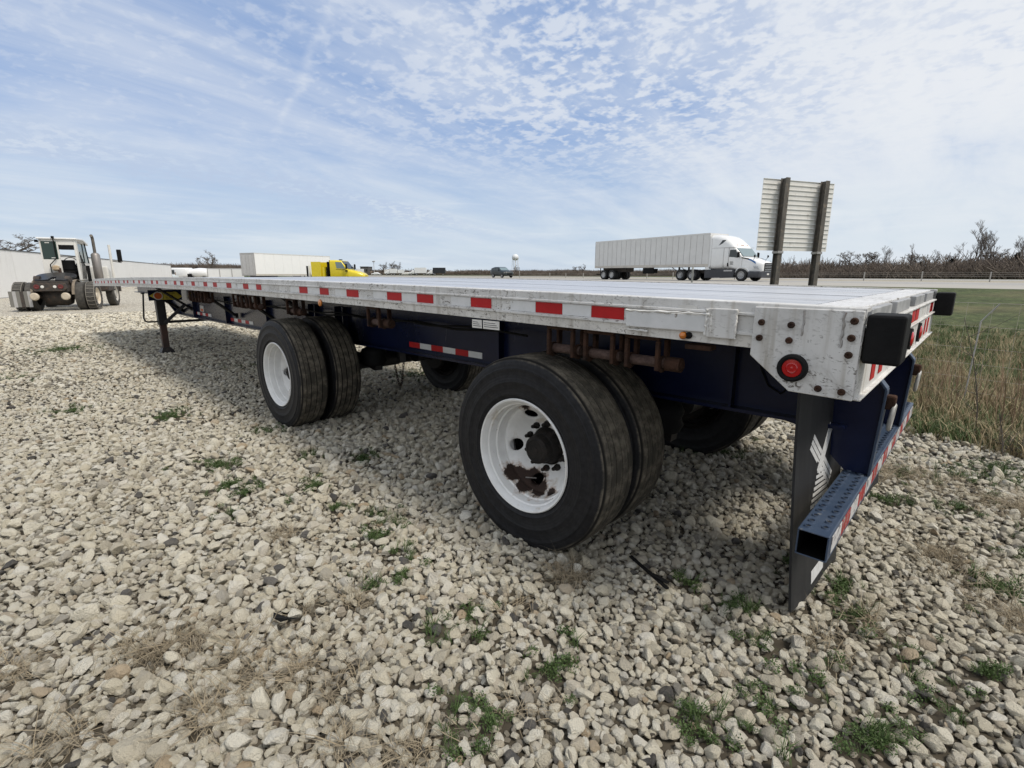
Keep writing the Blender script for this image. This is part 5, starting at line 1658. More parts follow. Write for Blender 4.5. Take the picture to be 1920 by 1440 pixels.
# ------------------------------------------------------------------ trees without leaves
M_BARK = mat('grey_brown_bark', (.070, .058, .048), (.12, .10, .085), scale=6, rough=.9)
M_TWIG = mat('thin_twigs', (.11, .092, .08), (.16, .138, .12), scale=2, rough=.9)
M_PALEBARK = mat('pale_bark', (.17, .145, .12), (.24, .21, .175), scale=5, rough=.9)
M_BRUSH = mat('brush_stems', (.11, .088, .072), (.19, .155, .125), scale=.6, rough=.95)
M_CONIF = mat('dark_conifer', (.012, .017, .010), (.024, .030, .017), scale=1.5, rough=.9)
M_DRYST = mat('dry_stalks', (.30, .235, .135), (.42, .345, .215), scale=2, rough=.9)
M_STRAWB = mat('bleached_straw', (.235, .19, .125), (.33, .28, .20), scale=3, rough=.9)
M_WEED = mat('yard_weed_leaves', (.040, .075, .016), (.075, .12, .030), scale=9, rough=.7)
M_GRASSB = mat('field_grass_blades', (.050, .085, .022), (.105, .14, .05), scale=1.2, rough=.8)


def tree_meshes(seed, h, spread=.55, levels=5, upright=.5, base_r=.06, fork=.3, twig_n=3, wob=.13):
    """trunk and crown as two meshes; h in metres"""
    r = random.Random(seed)
    trunk, crown = MB(), MB()
    def grow(p, d, L, rad, lev):
        n = 3 if lev else 5
        pts, rs = [p], [rad]
        for i in range(n):
            d = (d + Vector((r.gauss(0, wob), r.gauss(0, wob), r.gauss(.03, .08) + (.13 - wob) * 1.6))).normalized()
            p = p + d * (L / n)
            pts.append(p); rs.append(rad * (1 - .5 * (i + 1) / n))
        (trunk if lev == 0 else crown).tube(pts, rs, 6 if lev == 0 else (4 if lev < 3 else 3), caps=False)
        if lev >= levels: return
        k = r.randint(twig_n, twig_n + 2) + (3 if lev == 0 else 0)
        for j in range(k):
            t = r.uniform(fork if lev == 0 else .25, 1.0)
            i = min(int(t * n), n - 1)
            q_ = pts[i].lerp(pts[i + 1], t * n - i)
            a = r.uniform(0, 6.283)
            side = Vector((math.cos(a), math.sin(a), 0))
            nd = (d * upright + side * spread + Vector((0, 0, r.uniform(.1, .5)))).normalized()
            grow(q_, nd, L * r.uniform(.42, .68) * (1.15 - .35 * t), max(rs[i] * r.uniform(.48, .68), .009), lev + 1)
    grow(Vector((0, 0, -.1)), Vector((0, 0, 1)), h * .55, h * base_r * .35, 0)
    zmax = max(v[2] for v in crown.v)
    k = h / zmax
    for b in (trunk, crown): b.v = [(x * k, y * k, z * k) for x, y, z in b.v]
    return trunk.mesh('trunk', fix=False), crown.mesh('crown', fix=False)


KINDS = {}
def tree_kind(nm, m1, m2, **k):
    a, c = tree_meshes(**k)
    a.materials.append(m1); c.materials.append(m2)
    KINDS[nm] = (a, c)
tree_kind('tall', M_PALEBARK, M_TWIG, seed=11, h=7.0, spread=.62, upright=.72, base_r=.036, fork=.15, levels=4, twig_n=4, wob=.085)
tree_kind('tall2', M_PALEBARK, M_TWIG, seed=15, h=7.0, spread=.55, upright=.80, base_r=.036, fork=.12, levels=4, twig_n=4, wob=.075)
tree_kind('broad', M_BARK, M_TWIG, seed=21, h=5.0, spread=.95, upright=.4, base_r=.075, fork=.22, levels=5)
tree_kind('broad2', M_BARK, M_TWIG, seed=22, h=5.0, spread=.9, upright=.5, base_r=.075, fork=.18, levels=5)
tree_kind('round', M_BARK, M_TWIG, seed=33, h=6.0, spread=.75, upright=.6, base_r=.065, fork=.2, levels=5)
def tree(kind, pos, h, label, rz=0.0, group=None, wide=1.0):
    T = empty('bare_tree', pos, label, 'tree', rz=rz, group=group)
    a, c = KINDS[kind]
    k = h / {'tall': 7, 'tall2': 7, 'broad': 5, 'broad2': 5, 'round': 6}[kind]
    for me, nm in ((a, 'trunk'), (c, 'crown')):
        o = bpy.data.objects.new(nm, me); col.objects.link(o); o.parent = T; o.scale = (k * wide, k * wide, k)


# beyond the highway, on the right
TREES = [('broad', (-16.66, 92.96, 0.86), 4.3, 1.0, 'low spreading bare tree just right of the sign posts'),
         ('broad2', (-14.67, 94.53, 0.86), 4.1, 1.0, 'dense dark bare tree, second of the low trees beside the sign'),
         ('tall', (-12.55, 96.07, 0.86), 5.0, .8, 'thin pale bare sapling rising behind the two low dark trees'),
         ('tall2', (-8.67, 95.12, 0.86), 5.2, .9, 'slender bare tree standing alone in the middle of the thicket'),
         ('broad', (-9.27, 93.2, 0.86), 3.7, 1.2, 'low bushy bare tree at the foot of the slender tree'),
         ('round', (-6.22, 94.51, 0.86), 4.1, 1.1, 'rounded bare tree between the slender tree and the tall pair'),
         ('round', (-4.97, 96.27, 0.86), 4.2, 1.0, 'bushy bare tree beside the dark evergreen shrub'),
         ('tall', (-2.21, 93.53, 0.86), 7.0, 1.1, 'tall many branched bare tree, left one of the tall pair'),
         ('tall2', (-0.79, 91.12, 0.86), 7.9, 1.0, 'tallest bare tree of the thicket, with a pointed thin crown'),
         ('broad2', (0.07, 90.91, 0.86), 3.8, 1.1, 'low bare tree at the foot of the tallest tree'),
         ('tall', (2.92, 92.27, 0.86), 5.6, .9, 'slim bare tree at the right end beside the conical evergreen'),
         ('tall2', (1.98, 93.54, 0.86), 4.6, .7, 'faint thin bare sapling just behind the conical evergreen'),
         ('round', (-26.94, 107.83, 0.86), 3.1, 1.2, 'small bare tree between the two sign posts'),
         ('round', (-21.85, 104.52, 0.86), 3.2, 1.2, 'small round bare tree just past the second sign post'),
         ('broad2', (-29.21, 108.39, 0.86), 3.0, 1.3, 'low bare bush tree behind the front of the white tractor'),
         ('round', (-132.67, 185.23, 0.86), 5.2, 1.2, 'bare tree seen at the tail of the van trailer'),
         ('broad', (-137.81, 186.48, 0.86), 4.2, 1.2, 'low bare tree left of the tail of the van trailer'),
         ('round', (-148.64, 156.19, 0.86), 4.6, 1.1, 'round bare tree on the median side below the water tower'),
         ('round', (-300.14, 277.75, 0.86), 5.0, 1.0, 'small far bare tree left of the twin bushes'),
         ('round', (-280.0, 272.82, 0.86), 5.0, 1.1, 'far bare bush tree midway to the water tower'),
         ('tall', (1.75, 92.56, 0.86), 3.4, 1.2, 'short bare shrub left of the conical evergreen')]
for i, (k, p, h, w, lb) in enumerate(TREES):
    tree(k, Vector(p), h, lb, rz=i * 1.3, wide=w)
for k, p, h, w, lb in (('broad', Vector((-67.4, 0.19, 0.0)), 5.15, 1.35, 'dark spreading bare tree top above the white wall on the left'), ('round', Vector((-132.63, 37.55, 0)), 7.0, 1.15, 'bare round tree behind the row of white panels'),
                       ('round', Vector((-288.16, 179.47, 0.86)), 8.6, 1.3, 'far bare tree in a pale clump, left one'), ('round', Vector((-284.81, 182.65, 0.86)), 9.2, 1.3, 'far bare tree in a pale clump, middle one'), ('round', Vector((-281.46, 185.82, 0.86)), 8.4, 1.3, 'far bare tree in a pale clump, right one'),
                       ('tall', Vector((-274.59, 151.0, 0.86)), 6.0, 1.4, 'faint bare tree behind the yellow bonnet')):
    tree(k, p, h, lb, wide=w, rz=h)


def conifer(pos, h, w, label, seed):
    r = random.Random(seed)
    T = empty('evergreen', pos, label, 'tree')
    MB().tube([(0, 0, -.1), (0, 0, h * .9)], [.10, .02], 6).build('trunk', M_BARK, T)
    b = MB()
    for i in range(900):
        t = r.random() ** .8
        z = h * (.04 + .96 * t)
        rad = w * (1 - t) ** .8 * r.uniform(.35, 1.05) + .04
        a = r.uniform(0, 6.283)
        p = Vector((math.cos(a) * rad, math.sin(a) * rad, z + r.uniform(-.1, .1)))
        d = Vector((math.cos(a), math.sin(a), r.uniform(-.3, .5))) * r.uniform(.12, .30)
        s_ = Vector((-math.sin(a), math.cos(a), r.uniform(-.4, .4))) * r.uniform(.04, .10)
        b.add([p - d * .5, p + s_, p + d, p - s_], [(0, 1, 2, 3)])
    b.build('foliage', M_CONIF, T, fix=False)
for i, (p, h, w, lb) in enumerate((((2.07, 90.42, 0.86), 3.2, 1.1, 'dark conical evergreen near the right edge'), ((-4.17, 90.92, 0.86), 2.6, 1.7, 'dark broad evergreen shrub in the middle of the thicket'), ((-7.47, 90.7, 0.86), 2.2, 1.0, 'small dark evergreen right of the slender tree'), ((-27.21, 104.81, 0.86), 1.9, .7, 'small dark evergreen between the sign posts'),
                                      ((-173.21, 215.75, 0.86), 2.6, 1.5, 'dark evergreen clump right of the dark SUV'), ((-166.87, 216.26, 0.86), 2.3, 1.2, 'small dark evergreen far right of the dark SUV'), ((-190.26, 221.99, 0.86), 2.4, .9, 'pointed dark evergreen behind the bonnet of the dark SUV'))):
    conifer(Vector(p), h, w, lb, i)

# the thicket itself and far woods: masses nobody could count
def brush_mesh(seed, n=120):
    r = random.Random(seed)
    b = MB()
    for i in range(n):
        x, y = r.gauss(0, .45), r.gauss(0, .45)
        p = Vector((x, y, 0)); h = r.uniform(.5, 1.0) * math.exp(-(x * x + y * y) * .5)
        d = Vector((r.gauss(0, .25) + x * .4, r.gauss(0, .25) + y * .4, 1)).normalized()
        m = p + d * h * .55
        e = m + (d + Vector((r.gauss(0, .35), r.gauss(0, .35), 0))).normalized() * h * .5
        b.tube([p, m, e], [.016, .011, .005], 3, caps=False)
        for k in range(2):
            q_ = p.lerp(m, r.uniform(.4, 1))
            b.tube([q_, q_ + Vector((r.gauss(0, .25), r.gauss(0, .25), r.uniform(.1, .35)))], [.008, .004], 3, caps=False)
    me = b.mesh('brush', fix=False); me.materials.append(M_BRUSH)
    return me
brush = [(brush_mesh(i), None) for i in range(5)]
pts, rot, scl = [], [], []
def add_brush(t0, t1, s0, s1, n, h0, h1):
    for i in range(n):
        s_ = rnd.uniform(s0, s1); p = st(rnd.uniform(t0, t1), s_, gz(s_))
        k = rnd.uniform(h0, h1)
        pts.append(p[:]); rot.append((0, 0, rnd.uniform(0, 6.28))); scl.append((k * rnd.uniform(.9, 1.5),) * 2 + (k,))
add_brush(11.9, 50.7, 80, 96, 430, 1.1, 2.3)
add_brush(31.9, 40.0, 86, 94, 40, 2.0, 2.8)
add_brush(14.3, 51.6, 84, 95, 36, 2.6, 3.8)
add_brush(21.4, 24.7, 84, 94, 50, 2.0, 2.9)
add_brush(160.3, 212.6, 130, 170, 160, 1.5, 3.0)
add_brush(74.9, 138.9, 110, 150, 200, 1.5, 2.6)
add_brush(171.5, 190.4, 112, 130, 40, 1.2, 1.9)
scatter('roadside_thicket', pts, rot, scl, rng.integers(0, 5, len(pts)), brush)
pts, rot, scl = [], [], []
for n_, a_, c_, dep, h0, h1, wd, zz in ((520, (-440.61, 227.83, 0.86), (-260.82, 398.36, 0.86), 50, 3.5, 6.5, 2.2, .86), (420, (-358.21, 64.79, 0), (-313.3, 107.38, 0), 35, 6.0, 8.0, 1.8, 0)):
    a_, c_ = Vector(a_), Vector(c_)
    back = Vector((-(c_ - a_).y, (c_ - a_).x, 0)).normalized()
    for i in range(n_):
        u = rnd.random()
        p = a_.lerp(c_, u) + back * rnd.uniform(-dep, dep)
        k = rnd.uniform(h0, h1) * (.78 + .30 * math.sin(u * 54) * math.sin(u * 18) if n_ == 520 else 1)
        pts.append((p.x, p.y, zz)); rot.append((0, 0, rnd.uniform(0, 6.28))); scl.append((k * wd, k * wd, k))
scatter('far_woods', pts, rot, scl, rng.integers(0, 5, len(pts)), brush)

# ------------------------------------------------------------------ white wall of the neighbouring yard
M_WALLW = mat('white_wall_sheet', (.76, .755, .74), (.80, .795, .78), scale=.6, rough=.5, dirt=(.46, .44, .41), dscale=.8, dlo=.55, dhi=.8, dstretch=(1, 1, .2))
def white_wall():
    a, c = Vector((-42.9, -1.04, 0)), Vector((-100.8, 20.9, 0))
    d = (c - a).normalized()
    a = a - d * 14
    L = (c - a).length
    T = empty('white_wall', a, 'long white sheet metal yard wall with a dark top edge behind the yard tractor', 'wall', rz=math.atan2(d.y, d.x))
    n = 32
    w = L / n
    for k in range(n):
        b = MB()
        b.box(k * w, (k + 1) * w - .012, -.02, .02, .05, 2.88)
        b.build('wall_panel', M_WALLW, T)
    MB().box(0, L, -.05, .05, 2.882, 2.95).build('top_trim', mat('dark_trim', (.07, .075, .08), rough=.6), T)
    MB().box(0, L, -.035, .035, -.02, .048).build('base_rail', M_GREYP, T)
    MB().box(L, L + .12, -.08, .08, 0, 2.98).build('end_post', M_GREYP, T)
white_wall()

# vehicles and panels between the wall and the box trailer
def panel_fence():
    a, c = Vector((-103.06, 27.01, 0)), Vector((-98.25, 31.57, 0))
    d = (c - a).normalized(); L = (c - a).length
    T = empty('panel_fence', a, 'row of tall white panels in grey frames left of the box trailer', 'fence', rz=math.atan2(d.y, d.x))
    n = 3
    for k in range(n):
        w = L / n
        MB().box(k * w + .08, (k + 1) * w - .08, -.03, .03, .3, 2.34).build('panel', M_CABW, T)
        MB().box(k * w - .06, k * w + .06, -.06, .06, 0, 2.5).build('post', M_GREYP, T)
    MB().box(0, L, -.05, .05, 2.36, 2.5).build('top_bar', M_GREYP, T)
    MB().box(0, L, -.045, .045, .62, .70).build('mid_bar', M_GREYP, T)
panel_fence()


def parked(name, p, label, cat, paint, kind, rz=0.0, k=1.0):
    T = empty(name, Vector(p), label, cat, rz=R(43.5) + rz, scale=k)
    if kind == 'tanker':                                  # rounded white body seen from its end
        MB().loft([rrect(xx, hw, z0, z1, r, 5) for xx, hw, z0, z1, r in ((-1.65, .9, 1.0, 2.0, .5), (-1.5, 1.2, .9, 2.35, .8), (0, 1.3, .8, 2.55, .9), (1.4, 1.25, .8, 2.45, .85), (1.7, .9, 1.0, 2.1, .6))]).build('body', paint, T, smooth=50)
        MB().box(-1.75, -1.0, -1.34, -1.0, .9, 1.5).build('front_guard', M_RUBBER, T)
        for xx in (-1.1, 1.1): simple_wheel(T, (xx, -1.0, .5), .5, .3, M_GREYP, M_TYREK, -1)
    elif kind == 'truck':
        MB().loft([rrect(xx, hw, z0, z1, r, 4) for xx, hw, z0, z1, r in ((-1.5, 1.1, .9, 2.2, .3), (-1.3, 1.2, .8, 2.6, .3), (1.3, 1.2, .8, 2.6, .3), (1.5, 1.1, .9, 2.3, .3))]).build('body', paint, T, smooth=45)
        MB().box(-1.2, -.7, -1.24, -1.16, 1.5, 2.2).build('window', M_GLASS, T)
        MB().box(-1.35, -1.0, -1.25, -1.1, .9, 1.45).box(-.6, -.5, -1.25, -1.18, 1.0, 1.8).build('fittings', mat('rusty_tan', (.25, .17, .10), rough=.8), T)
        for xx in (-1.0, 1.0): simple_wheel(T, (xx, -1.0, .5), .5, .3, M_GREYP, M_TYREK, -1)
    else:
        MB().loft([rrect(xx, hw, .5, z1, r, 4) for xx, hw, z1, r in ((-1.2, .9, 1.5, .2), (-1.0, .95, 1.85, .25), (.7, .95, 1.9, .25), (1.0, .95, 1.4, .25), (2.0, .9, 1.2, .2))]).build('body', paint, T, smooth=45)
        MB().box(-.7, .5, -.98, -.93, 1.35, 1.75).build('window', mat('blue_window', (.05, .13, .20), rough=.15), T)
        for xx in (-.8, 1.5): simple_wheel(T, (xx, -.85, .38), .38, .25, M_GREYP, M_TYREK, -1)
M_NAVT = mat('dark_truck_paint', (.015, .017, .022), rough=.4)
parked('pickup_truck', (-108.81, 21.56, 0), 'small pale blue white cab with a blue side window beyond the white wall', 'pickup', mat('pale_blue_white', (.60, .66, .69), rough=.35), 'pickup')
def dark_trailer():
    T = empty('dark_trailer', Vector((-124.74, 25.74, 0)), 'dark box trailer parked behind the pale blue white cab', 'trailer', rz=R(43.5))
    b = MB().box(-2.2, 1.9, -1.2, 1.2, .9, 2.68).build('body', M_NAVT, T, bevel=.05)
    MB().box(-2.0, 1.7, -1.22, -1.201, 2.1, 2.3).build('side_band', M_GUNM, T)
    for xx in (-1.2, 1.0): simple_wheel(T, (xx, -1.0, .5), .5, .3, M_GREYP, M_TYREK, -1)
dark_trailer()
parked('service_truck', (-111.0, 24.99, 0), 'white service truck with rusty fittings parked behind the deck', 'truck', M_CABW, 'truck')
parked('tank_truck', (-107.32, 27.1, 0), 'rounded white tank truck left of the white panels', 'truck', M_CABW, 'tanker')

# ------------------------------------------------------------------ far skyline
def water_tower():
    p = Vector((-546.55, 582.18, 0.86))
    T = empty('water_tower', p, 'white water tower on legs above the horizon', 'tower')
    M_ = mat('tower_white', (.68, .70, .72), rough=.4)
    MB().lathe([(21.5, .3), (22.0, 3.0), (24.0, 5.0), (26.5, 5.4), (29.0, 4.6), (30.8, 2.6), (31.5, .02)], axis='z', n=28).build('tank', M_, T, smooth=50)
    MB().lathe([(0, .9), (22, .7)], axis='z', n=10).build('riser', M_, T)
    for k in range(5):
        a = .4 + k * 2 * math.pi / 5
        MB().tube([(6 * math.cos(a), 6 * math.sin(a), 0), (4.6 * math.cos(a), 4.6 * math.sin(a), 25)], .32, 6).build('leg', M_, T)
water_tower()
def light_mast():
    T = empty('light_mast', Vector((-336.01, 203.0, 0.86)), 'tall light mast with a ring of lamps on the far left skyline', 'light mast')
    MB().tube([(0, 0, 0), (0, 0, 9.5)], [.28, .16], 8).build('pole', M_GREYP, T)
    for k in range(4):
        x = -1.3 + k * .87
        MB().box(x - .32, x + .32, -.3, .3, 9.4 + .25 * (k % 2), 10.0 + .25 * (k % 2)).build('lamp_head', M_GREYP, T)
    MB().box(-1.7, 1.7, -.08, .08, 9.3, 9.42).build('cross_arm', M_GREYP, T)
light_mast()
def low_building(p, w, h, m, label):
    T = empty('low_building', Vector(p), label, 'building', rz=R(43.5))
    MB().box(-w / 2, w / 2, -6, 6, 0, h).build('wall', m, T)
    MB().box(-w / 2 - .2, w / 2 + .2, -6.2, 6.2, h, h + .5).build('roof', M_GUNM, T)
    for k in range(3): MB().box(-w / 2 + w * (.14 + .28 * k), -w / 2 + w * (.30 + .28 * k), -6.06, -6.001, h * .45, h * .75).build('window', M_GLASS, T)
low_building((-376.0, 220.2, 0.86), 6.5, 6.2, mat('brown_block', (.09, .085, .08), rough=.8), 'small dark block building left of the light mast')
low_building((-377.83, 225.36, 0.86), 3, 3.5, mat('beige_block', (.40, .33, .25), rough=.8), 'small beige block beside the dark block building')
def far_truck(p, L, m, label, cab=True, H=3.3):
    T = empty('far_truck', Vector(p), label, 'truck', rz=R(43.5))
    MB().box(-L / 2, L / 2, -1.2, 1.2, 1.1, H).build('body', m, T)
    if cab: MB().loft([rrect(xx, 1.1, .7, z1, .2, 3) for xx, z1 in ((-L / 2 - 2.6, 1.6), (-L / 2 - 1.7, 1.8), (-L / 2 - 1.2, 2.5), (-L / 2 - .2, 2.6))]).build('cab', m if cab == 1 else M_CABW, T, smooth=40)
    for xx in (-L / 2 - 1.6, -L / 2 + 1, L / 2 - 1): simple_wheel(T, (xx, -1.0, .5), .5, .4, M_GREYP, M_TYREK, -1)
FT = [((-204.39, 148.67, 0.86), 5.6, M_CABW, 'far white box truck between the pale trees and the dark box truck', 1, 3.7), ((-197.75, 154.96, 0.86), 6.0, M_NAVT, 'far dark box truck with a white cab', 2, 3.7), ((-222.72, 145.06, 0.86), 3.4, M_CABW, 'far white truck, right one under the pale bare trees', 1, 3.3), ((-221.57, 148.91, 0.86), 3.0, M_CABW, 'far low white truck right of the pale bare trees', 0, 2.8),
      ((-252.99, 143.92, 0.86), 3.2, M_CABW, 'far white van body just above the yellow bonnet', 0, 3.4), ((-233.61, 148.51, 0.86), 2.6, M_OLDW, 'far off white truck, left one under the pale bare trees', 0, 3.0)]
for a in FT: far_truck(*a)
def far_car(p, m, label):
    T = empty('far_car', Vector(p), label, 'car', rz=R(43.5))
    MB().loft([rrect(xx, .85, .35, z1, .2, 3) for xx, z1 in ((-2.1, .9), (-1.2, 1.0), (-.6, 1.5), (.9, 1.5), (1.7, 1.0), (2.1, .9))]).build('body', m, T, smooth=45)
    for xx in (-1.3, 1.3): simple_wheel(T, (xx, -.8, .33), .33, .2, M_GREYP, M_TYREK, -1)
far_car((-224.8, 136.2, 0.86), M_CABW, 'far white car below the light mast')
far_car((-209.46, 143.86, 0.86), M_OLDW, 'far pale car right of the low white truck')
far_car((-208.97, 147.08, 0.86), M_CABW, 'far white car just left of the white box truck')
far_car((-202.68, 153.05, 0.86), M_CABW, 'far white car between the white and the dark box truck')

# posts and cables along the road
M_GALV = mat('galvanised_post', (.30, .29, .27), (.40, .39, .37), scale=9, rough=.6)
def cable_barrier():
    T = empty('cable_barrier', at_ts(4.1, 50), 'thin wire cable barrier on weathered posts along the highway median', 'barrier')
    o0 = Vector(T.location)
    for k in range(16):
        p = st(4.1 + k * 4.15, 50, gz(50)) - o0
        MB().box(p.x - .04, p.x + .04, p.y - .04, p.y + .04, 0, .74 + .05 * (k % 3 == 0)).build('post', M_GALV, T)
    c = MB()
    for z in (.40, .54, .68):
        c.tube([st(2 + i * 9, 49.93, gz(50) + z) - o0 for i in range(9)], .005, 4)
    c.build('cables', M_GALV, T)['kind'] = 'stuff'
cable_barrier()
for i, (t, s, lb) in enumerate(((19.55, 25.3, 'slim grey marker post in front of the wheels of the white tractor'), (70, 46.5, 'far slim marker post behind the dark SUV'), (50, 46.8, 'slim marker post left of the van trailer tail'))):
    T = empty('marker_post', st(t, s, gz(s)), lb, 'post')
    MB().box(-.05, .05, -.02, .02, 0, 1.05).build('post', M_GALV, T)
    MB().box(-.05, .05, -.03, -.0202, .86, 1.02).build('reflector', M_OFFW, T)

# ------------------------------------------------------------------ wire fence and dry growth at the edge of the yard
def wire_fence():
    T = empty('wire_fence', st(0, 7.35, 0), 'rusty woven wire fence between the gravel yard and the field', 'fence')
    o0 = Vector(T.location)
    w = MB()
    ts = np.linspace(-6, 16, 45)
    tops = []
    for z in (.10, .26, .42, .60, .84, 1.10):
        w.tube([st(t, 7.35 + .03 * math.sin(t * 1.3 + z), z + .02 * math.sin(t * .9)) - o0 for t in ts], .0015 if z < 1 else .002, 4)
    for t in np.arange(-6, 16, .215):
        w.tube([st(t, 7.35 + .03 * math.sin(t * 1.3), 0) - o0, st(t + .01, 7.35, 1.10 + .02 * math.sin(t * .9)) - o0], .0013, 3)
    w.build('wire_mesh', mat('fence_wire', (.30, .275, .24), (.38, .35, .31), scale=9, rough=.6), T)['kind'] = 'stuff'
    for t in (1.80, -2.6, 6.2, 10.6, 15):
        b = MB().tube([st(t + .03, 7.32, -.05) - o0, st(t + .02, 7.33, .92) - o0, st(t - .10, 7.36, 1.12) - o0], .007, 6)
        b.build('post', M_GALV, T)
wire_fence()


def blade_clump(seed, n, h, spread, lean, w, m, droop=.3):
    r = random.Random(seed)
    b = MB()
    for i in range(n):
        a = r.uniform(0, 6.283); d0 = abs(r.gauss(0, spread))
        p = Vector((math.cos(a) * d0, math.sin(a) * d0, 0))
        a2 = r.uniform(0, 6.283)
        o = Vector((math.cos(a2), math.sin(a2), 0))
        hh = h * r.uniform(.45, 1.0)
        l = lean * r.uniform(.2, 1.2)
        m1 = p + o * hh * l * .4 + Vector((0, 0, hh * .55))
        e = p + o * hh * l * (1 + droop) + Vector((0, 0, hh * (1 - droop * l * .5)))
        s = Vector((-o.y, o.x, 0)) * w * r.uniform(.6, 1.2)
        b.add([p - s, p + s, m1 + s * .8, m1 - s * .8, e], [(0, 1, 2, 3), (3, 2, 4)])
    me = b.mesh('blades', fix=False); me.materials.append(m)
    return me


def scatter_patch(name, n, fn, variants, smin, smax, tilt=.15, label=None):
    pts = [fn() for _ in range(n)]
    pts = [p for p in pts if p is not None]
    P_ = np.array(pts)
    k = in_view(P_, .2)
    P_ = P_[k]; m_ = len(P_)
    s = rng.uniform(smin, smax, m_)
    scl = np.stack([s * rng.uniform(.8, 1.2, m_), s * rng.uniform(.8, 1.2, m_), s * rng.uniform(.7, 1.2, m_)], 1)
    rot = np.stack([rng.normal(0, tilt, m_), rng.normal(0, tilt, m_), rng.uniform(0, 6.28, m_)], 1)
    return scatter(name, P_, rot, scl, rng.integers(0, len(variants), m_), [(v, None) for v in variants])


def in_strip(t0, t1, s0, s1, z=0.0, bias=1.0):
    def f():
        t, s = rnd.uniform(t0, t1), s0 + (s1 - s0) * rnd.random() ** bias
        return st(t, s, gz(s) + z)[:]
    return f


dry = [blade_clump(i, 16, .55, .07, .45, .0028, M_DRYST) for i in range(4)]
scatter_patch('dry_grass', 1150, in_strip(-7, 6, 6.2, 9.0), dry, .25, .75)
scatter_patch('dead_stalks', 520, in_strip(-7, 6, 6.2, 8.2), [blade_clump(20 + i, 5, .95, .05, .25, .003, mat('reddish_stalks', (.19, .125, .08), (.27, .19, .12), scale=2, rough=.9)) for i in range(3)], .6, 1.15)
low = [blade_clump(40 + i, 26, .16, .10, .7, .0035, M_GRASSB) for i in range(4)]
scatter_patch('field_grass', 8500, in_strip(-12, 8, 5.5, 15, bias=1.8), low, .5, 1.2)
tan = [blade_clump(60 + i, 22, .20, .12, .8, .003, M_DRYST) for i in range(3)]
scatter_patch('tan_grass', 5200, in_strip(-12, 8, 5.4, 14, bias=1.5), tan, .5, 1.2)


def in_patches(patches, z):
    wts = [k * r * r for (_, _, r, k) in patches]
    def f():
        x, y, r, k = rnd.choices(patches, wts)[0]
        a = rnd.uniform(0, 6.283); d = abs(rnd.gauss(0, .55)) * r
        return (x + d * math.cos(a), y + d * math.sin(a), z + rnd.uniform(-.006, .012))
    return f
def leaf_clump(seed, n, r0, h, m):
    r = random.Random(seed)
    b = MB()
    for i in range(n):
        a = r.uniform(0, 6.283); d = r0 * r.random() ** .6
        p = Vector((math.cos(a) * d, math.sin(a) * d, h * r.uniform(.2, 1.0)))
        o = Vector((r.gauss(0, 1), r.gauss(0, 1), r.uniform(-.1, .9))).normalized() * r.uniform(.005, .011)
        s = o.cross(Vector((r.gauss(0, 1), r.gauss(0, 1), 1))).normalized() * r.uniform(.0025, .005)
        b.add([p, p + o * .5 + s, p + o, p + o * .5 - s], [(0, 1, 2, 3)])
        if i % 4 == 0: b.add([(p.x * .6, p.y * .6, 0), (p.x * .6 + .0012, p.y * .6, 0), p], [(0, 1, 2)])
    me = b.mesh('leaves', fix=False); me.materials.append(m)
    return me
weeds = [leaf_clump(i, 90, .035, .035, M_WEED) for i in range(5)] + [blade_clump(80 + i, 18, .085, .015, .8, .0016, M_WEED) for i in range(3)]
scatter_patch('yard_weeds', 1900, in_patches(WEEDS, .010), weeds, .45, 1.0, .2)
straw = [blade_clump(90 + i, 16, .060, .04, 2.4, .0015, M_STRAWB, droop=.7) for i in range(4)]
scatter_patch('flattened_straw', 760, in_patches(STRAW, .006), straw, .6, 1.15, .35)


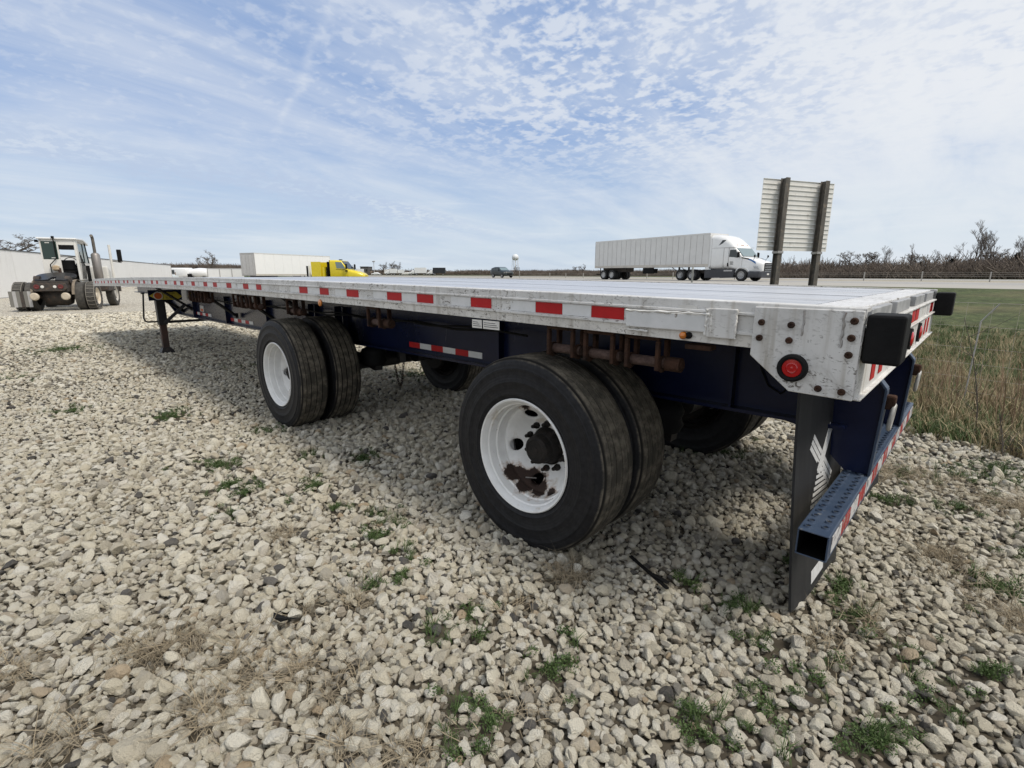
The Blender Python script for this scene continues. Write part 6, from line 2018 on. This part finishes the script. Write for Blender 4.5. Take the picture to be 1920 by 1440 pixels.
def dead_weed(pos, h, lean, label, seed):
    r = random.Random(seed)
    T = empty('dead_weed', pos, label, 'dead weed')
    b = MB()
    pts = [Vector((lean[0] * t ** 1.6 * h, lean[1] * t ** 1.6 * h, h * t)) for t in np.linspace(0, 1, 7)]
    b.tube(pts, [.0055 * (1 - .8 * t) + .0008 for t in np.linspace(0, 1, 7)], 5)
    b.build('stem', M_BARK, T)
    tw = MB()
    for k in range(9):
        i = r.randint(1, 5); p = pts[i]
        d = Vector((r.gauss(0, .6), r.gauss(0, .6), r.uniform(.4, 1))).normalized() * h * r.uniform(.12, .35)
        tw.tube([p, p + d * .5, p + d + Vector((0, 0, .03))], [.003, .002, .001], 4)
    tw.build('twigs', M_BARK, T)
dead_weed((.35, 4.35, 0), 1.05, (-.22, -.05), 'dark dead weed stem leaning left beside the tail of the trailer', 1)
dead_weed((.78, 4.15, 0), 1.0, (-.12, .1), 'thin dark dead weed stem right of the leaning one', 2)
dead_weed((.52, 3.60, 0), .34, (-.2, .2), 'low dead weed at the gravel edge below the fence', 3)
def dead_bush(pos, h, label, seed):
    r = random.Random(seed)
    T = empty('dead_bush', pos, label, 'dead bush')
    b = MB()
    for k in range(26):
        a = r.uniform(0, 6.283); l = h * r.uniform(.5, 1.1)
        d = Vector((math.cos(a) * .8, math.sin(a) * .8, r.uniform(.25, 1.1))).normalized()
        p = Vector((0, 0, 0)); m = p + d * l * .5; e = m + (d + Vector((r.gauss(0, .3), r.gauss(0, .3), .2))).normalized() * l * .5
        b.tube([p, m, e], [.004, .003, .001], 4)
        b.tube([m, m + Vector((r.gauss(0, .1), r.gauss(0, .1), .08))], [.002, .0008], 3)
    b.build('twigs', M_BARK, T)
dead_bush((.60, 3.75, 0), .36, 'small tangled dead bush where the gravel meets the weeds', 7)

# odds and ends lying on the stones
T = MB().bar((-.855, .235, .052), (-.600, .125, .046), .018, .008).bar((-.70, .165, .056), (-.61, .150, .058), .022, .006).build('plastic_strip', M_RUBBER, None, bevel=.002)
tag(T, 'black plastic strip lying on the stones in front of the mud flap', 'plastic strip')
_p = [(-1.715, -1.165, .050), (-1.665, -1.185, .062), (-1.625, -1.172, .058), (-1.585, -1.150, .080), (-1.548, -1.128, .092), (-1.600, -1.138, .070), (-1.655, -1.150, .056)]
T = MB().add(_p + [(x, y, z + .003) for x, y, z in _p], [tuple(range(7))[::-1], tuple(range(7, 14))] + [(i, (i + 1) % 7, 7 + (i + 1) % 7, 7 + i) for i in range(7)]).build('plastic_scrap', M_RUBBER)
tag(T, 'torn black plastic scrap lying among the stones on the left', 'plastic scrap')
